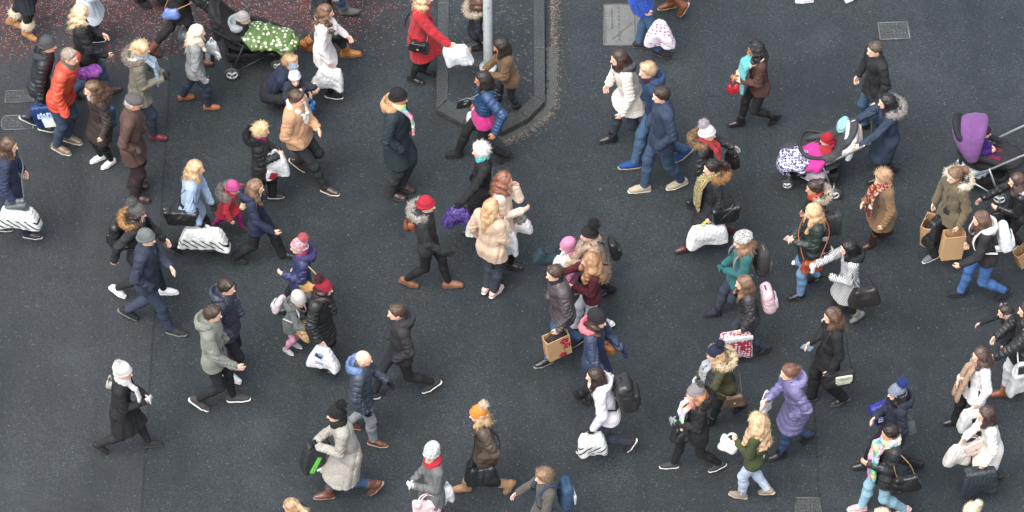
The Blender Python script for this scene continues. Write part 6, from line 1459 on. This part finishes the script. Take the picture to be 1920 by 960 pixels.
P('woman with dark brown hair in a black leather biker jacket at the right edge', (1906, 338), 190, feet=((1912, 462, 24), (1872, 470, 0)), hair=('wavy', '3a2822', '6a4c3a', .24), coat=C('leather', '1d1e20', .5, hood=('knit', 'c9c6c2')), legs=('leggings', 'cloth', '2a2528'), shoes=WSN, arms=('f', 's'),
  bags=[bag('handbag', 'hn', (.3, .26, .12), ('leather', '18191b'), 'black leather bag in front of the biker jacket', flap=0),
        bag('paper', ('px', 1916, 462, .55), (.24, .28, .12), ('paper', 'b58a58'), 'brown paper bag cut by the right edge', tilt=18, yaw=20)])
P('child in a navy coat and pale furry earmuffs holding something pink', (1884, 584), 195, H=1.15, feet=((1866, 662, 0), (1890, 650, 20)), hat=('band', '3a3438', None, 'd3b0ac'), hair=('long', '2f211c', '4a362c', .2), coat=C('cloth', '1a2027', .40, flare=.03), legs=NAVYJ, shoes=('sneaker', 'cloth', '1f4c8a', '8a93a4'), arms=('d', (.9, .0, -.3)), cat='child')
P('woman in a black quilted jacket and white trousers at the right edge', (1925, 580), 192, feet=((1874, 738, -2), (1935, 735, 20)), hair=('wavy', '2c2120', '4a3a34', .26), coat=C('puffer', '212325', .42, sp=.06), legs=('jeans', 'cloth', 'cbced2'), shoes=('boot', 'leather', '9a5430', '7a4628'), arms=((.7, .0, -.7), 'w'),
  bags=[bag('handbag', 'xn', (.3, .24, .12), ('leather', 'c5c8cc'), 'white and black shoulder bag on the black quilted jacket', same=1, fc=('leather', '3a3c40')),
        bag('carrier', ('px', 1914, 695, .6), (.22, .34, .1), ('plastic', 'dcdcde'), 'white plastic bag cut by the right edge', yaw=10)])
P('woman with wavy brown hair in a white coat with a long beige scarf', (1838, 665), 195, feet=((1782, 792, -4), (1850, 800, 20)), hair=('wavy', '44302a', '6d5040', .26), coat=C('cloth', 'd3d1d2', .42), legs=BTR, shoes=BSH, arms=('d', 'f'), scarf=dict(c=('knit', 'b5967c'), ends=.45, w=1.0, fly=.1),
  bags=[bag('carrier', 'hn', (.32, .34, .12), ('plastic', 'dfe1e0'), 'white bag with a black square emblem held by the beige scarf woman', taper=.05, **{'print': [('rect', -.03, -.15, .15, .15, '1d1f22', 10), ('rect', -.05, -.15, .02, .03, 'c9cccc', 10), ('rect', -.02, -.152, .02, .024, 'd9dbdb', 10), ('rect', .01, -.158, .025, .03, 'c9cccc', 10), ('rect', -.02, -.185, .07, .008, 'b9bcbc', 10)]})])
P('woman with a glossy brown bob in a knee-length white coat', (1848, 776), 192, feet=((1830, 915, 0), (1865, 900, 20)), hair=('bob', '3d2a25', '6a4a3c', .24), coat=C('cloth', 'd8d3cc', .33, flare=.03, fold=.01), legs=BLK, shoes=BSH, arms=('d', 'f'),
  bags=[bag('handbag', ('px', 1818, 820, .95), (.3, .22, .09), ('leather', 'c4aea4'), 'blush pink envelope bag in front of the white coat', tilt=26, fc=('leather', 'd6c2b8')),
        bag('carrier', ('px', 1806, 828, .85), (.26, .34, .1), ('plastic', 'd9d4cc'), 'cream plastic bag below the blush envelope bag', tilt=-8),
        bag('carrier', 'hn', (.42, .42, .18), ('plastic', '2f3b42'), 'large dark slate bag at the bottom right', taper=.02, gap=.06, cr=.9)])
P('person with blonde hair in a bun just entering at the bottom right', (1820, 958), 200, hair=('bun', 'cdb088', 'e6d2b0'), coat=C('cloth', '3a3d42', .42), arms=('d', 'd'))
P('bald-headed person just entering at the bottom edge on the right', (1652, 968), 190, hair=('crop', 'd2a888'), coat=C('cloth', '2a2d33', .42), arms=('d', 'd'), male=1)
P('woman in a grey and blue bobble hat and navy coat with black boots', (1681, 736), 192, feet=((1612, 872, -4), (1718, 880, 30)), hat=('beanie', '8d939b', '6a7a9a', '27479a'), hair=('bob', '26201f', None, .14), coat=C('cloth', '20283c', .42, hood=1), legs=BLK, shoes=('tallboot', 'leather', '1b1b1d'), arms=('d', 'f'), scarf=dict(c=('knit', '1c1d20')),
  bags=[bag('carrier', ('px', 1646, 758, 1.0), (.26, .34, .12), ('plastic', '26309a'), 'royal blue and magenta bag lettered in white', tilt=24, taper=0, gap=.01, **{'print': [('text', 'BLA', -.01, -.22, .13, 'd5d9ea', -28), ('rect', .06, -.1, .1, .08, '8a2fb0', -28), ('rect', -.09, -.24, .02, .18, 'c04aa8', -20)]}),
        bag('handbag', ('px', 1702, 782, .9), (.2, .22, .1), ('leather', '5f6669'), 'dark grey snakeskin handbag behind the navy coat', flap=0)])
P('dark-haired woman in a black puffer and many-coloured scarf with pink shoes', (1668, 812), 192, feet=((1606, 952, -4), (1690, 962, 24)), hair=('updo', '221b1a', '352b28'), coat=C('puffer', '232427', .42, sp=.09), legs=('jeans', 'denim', '6fa3b8'), shoes=('sneaker', 'leather', 'd9a3a0', 'e0c8c4'), arms=('f', 'p'), skin='cf9b80', scarf=dict(c=('patch', '3a9aa0', 'd8b48c'), k=1.3, ends=.5, w=1.7),
  bags=[bag('handbag', 'sn', (.32, .24, .13), ('leather', '17181a'), 'black leather bag with brass rings at the hip of the black puffer', flap=0, strap=('leather', 'b3995c'), dx=-.1, dz=-.03)])
P('person in a fleck-knit hat, red snood and grey coat at the bottom edge', (808, 852), 200, H=1.6, feet=((790, 1000), (830, 990)), hat=('slouch', '9aa0a3', 'd3d6d6'), hair=None, coat=C('tweed', '6f7070', .40), legs=NAVYJ, arms=('f', 'f'), gloves='c9cbd0', scarf=dict(c=('knit', 'c8243a'), k=1.15), hy=35,
  bags=[bag('tote', ('px', 800, 928, .92), (.32, .26, .1), ('dots', 'd8b4b8', 'efe3e2'), 'pale pink patterned bag at the bottom edge', taper=0),
        bag('carrier', ('px', 838, 905, .95), (.12, .3, .08), ('plastic', 'd9dadc'), 'white plastic bag behind the grey coat at the bottom edge')])
P('woman in an orange bobble hat and brown jacket with tan suede boots', (897, 776), 190, feet=((864, 916, -2), (954, 915, 62, .06)), hat=('beanie', 'd8861c', None, 'd9c6aa', .85), hair=('long', 'b88c54', 'd8b47e', .2), coat=C('puffer', '544639', .44, sp=.12, quilt=.006), legs=BLK, shoes=('boot', 'cloth', 'a87c54', '8a6544'), arms=('p', 'p'),
  bags=[bag('handbag', 'xn', (.34, .28, .1), ('leather', '1b2022'), 'black leather bag at the hip of the brown jacket', same=1, flap=0, dx=.06, dz=-.06)])
P('curly-haired boy in a grey jacket with a blue rucksack at the bottom edge', (1019, 893), 195, H=1.6, feet=((990, 1030), (1040, 1025)), hair=('curlyshort', '7a5a38', 'a07a50'), coat=C('cloth', '58524c', .42), legs=NAVYJ, arms=((.5, .15, -.78), (.55, .2, -.7)), cat='boy', lean=14,
  bags=[bag('backpack', 'k', (.28, .38, .14), ('cloth', '33506e'), 'slate blue rucksack with a pale panel on the curly-haired boy', fc=('plain', 'cdd3d8'), strap=('cloth', '2f4a66'))])
P('person with a long blonde ponytail and dark coat at the bottom edge', (546, 950), 160, hair=('pony', 'a8794a', 'd8b27a', .34), coat=C('cloth', '2c2a2a', .42, hood=1), arms=('d', 'd'))

# ---- pushchairs and the children in them
pram('black pushchair with a green spotted blanket over the child', (435, 139), 4, '24262a', '1b1d20', '17181b', hood=False)
P('baby in a grey knitted hat sitting in the black pushchair', (457, 34), -8, H=.86, seat=.56, lean=-14, hat=('beanie', 'a09d98'), hair=None, coat=C('cloth', '1d232c', .5, hood=('cloth', '8a9198'), hk=1.15), legs=('leggings', 'cloth', '2a2d38'), arms=('f', 'f'), cat='baby')
def blanket(px, z, f, label, m, half=(.36, .2, .06), tip=12, n='blanket'):
    S = Sdf(.011); fo = folds(hash(label) % 999, .014, 13)
    S.ell((0, 0, 0), half, Ry(rad(tip)), .04, disp=fo); S.ell((half[0] * .7, 0, -.05 - half[0] * .1), (half[0] * .42, half[1] * .98, half[2] * 1.6), None, .08, disp=fo)
    S.ell((-half[0] * .3, 0, -.02), (half[0] * .5, half[1] * 1.12, half[2]), Ry(rad(tip)), .06, disp=fo)
    prop(n, label, n.replace('_', ' '), S.arrays(1), m, ground(px[0], px[1], z), None, rad(f))
blanket((500, 68), .62, -6, 'apple green blanket with white spots over the baby', mat('dots', '557338', 'c4ccb4'))
pram('pushchair with a magenta and silver seat pushed by the navy parka woman', (1563, 364), 176, 'a9adb0', '45484c', 'b9bdbf', hood=False, bar='1d1f22')
P('baby in a red suit lying in the magenta and silver pushchair', (1550, 262), 180, H=.8, seat=.56, lean=-30, hat=('beanie', 'b5122a'), hair=None, coat=C('fleece', 'b5122a', .52), legs=('leggings', 'fleece', 'b81430'), shoes=('shoe', 'cloth', 'd8c8cc'), arms=('f', 'f'), cat='baby')
blanket((1493, 299), .58, 176, 'purple and white patterned footmuff with a magenta flap', mat('rings', 'bdb9d4', '3a3768'), (.2, .18, .07), 8, 'footmuff')
blanket((1524, 294), .6, 176, 'plain magenta cover across the child in the silver pushchair', mat('cloth', 'c4188a'), (.18, .2, .05), 14, 'cover')
blanket((1533, 318), .32, 176, 'pale pink bundle in the basket under the silver pushchair', mat('cloth', 'd3c3d0'), (.14, .12, .06), 0, 'bundle')
blanket((1584, 232), 1.0, 176, 'pale turquoise cloth draped on the silver pushchair handle', mat('cloth', '7fb3b4'), (.07, .08, .03), 0, 'cloth')
pram('pushchair with an open purple hood and silver frame at the right edge', (1874, 372), 172, 'b9bdc0', '22242a', '744584', rear=True, hood_x=-.26, hood_in='b87ab0', hi=.06)
P('toddler in a purple jacket sitting in the purple-hooded pushchair', (1846, 247), -12, H=.9, seat=.62, lean=-12, hat=('beanie', '3a2148'), hair=('short', '3a2a22'), coat=C('cloth', '4a2380', .56), legs=('leggings', 'cloth', '7c1640'), arms=('f', 'f'), cat='toddler')
blanket((1830, 315), .35, 172, 'pale blue crumpled bundle in the basket of the purple pushchair', mat('dots', 'a9bcc6', '6f8896'), (.15, .13, .07), 0, 'bundle')
P('small child in a pink hooded coat half hidden behind the grey jacket man', (1063, 462), 188, H=1.04, hat=('slouch', 'd58ab0'), hair=None, coat=C('fleece', 'd07ba6', .36), legs=BLK, arms=('d', 'd'), cat='child',
  bags=[bag('tote', ('px', 1038, 466, .7), (.3, .2, .12), ('cloth', '23404a'), 'dark teal holdall carried in front of the pink-coated child', tilt=-30, taper=0)])
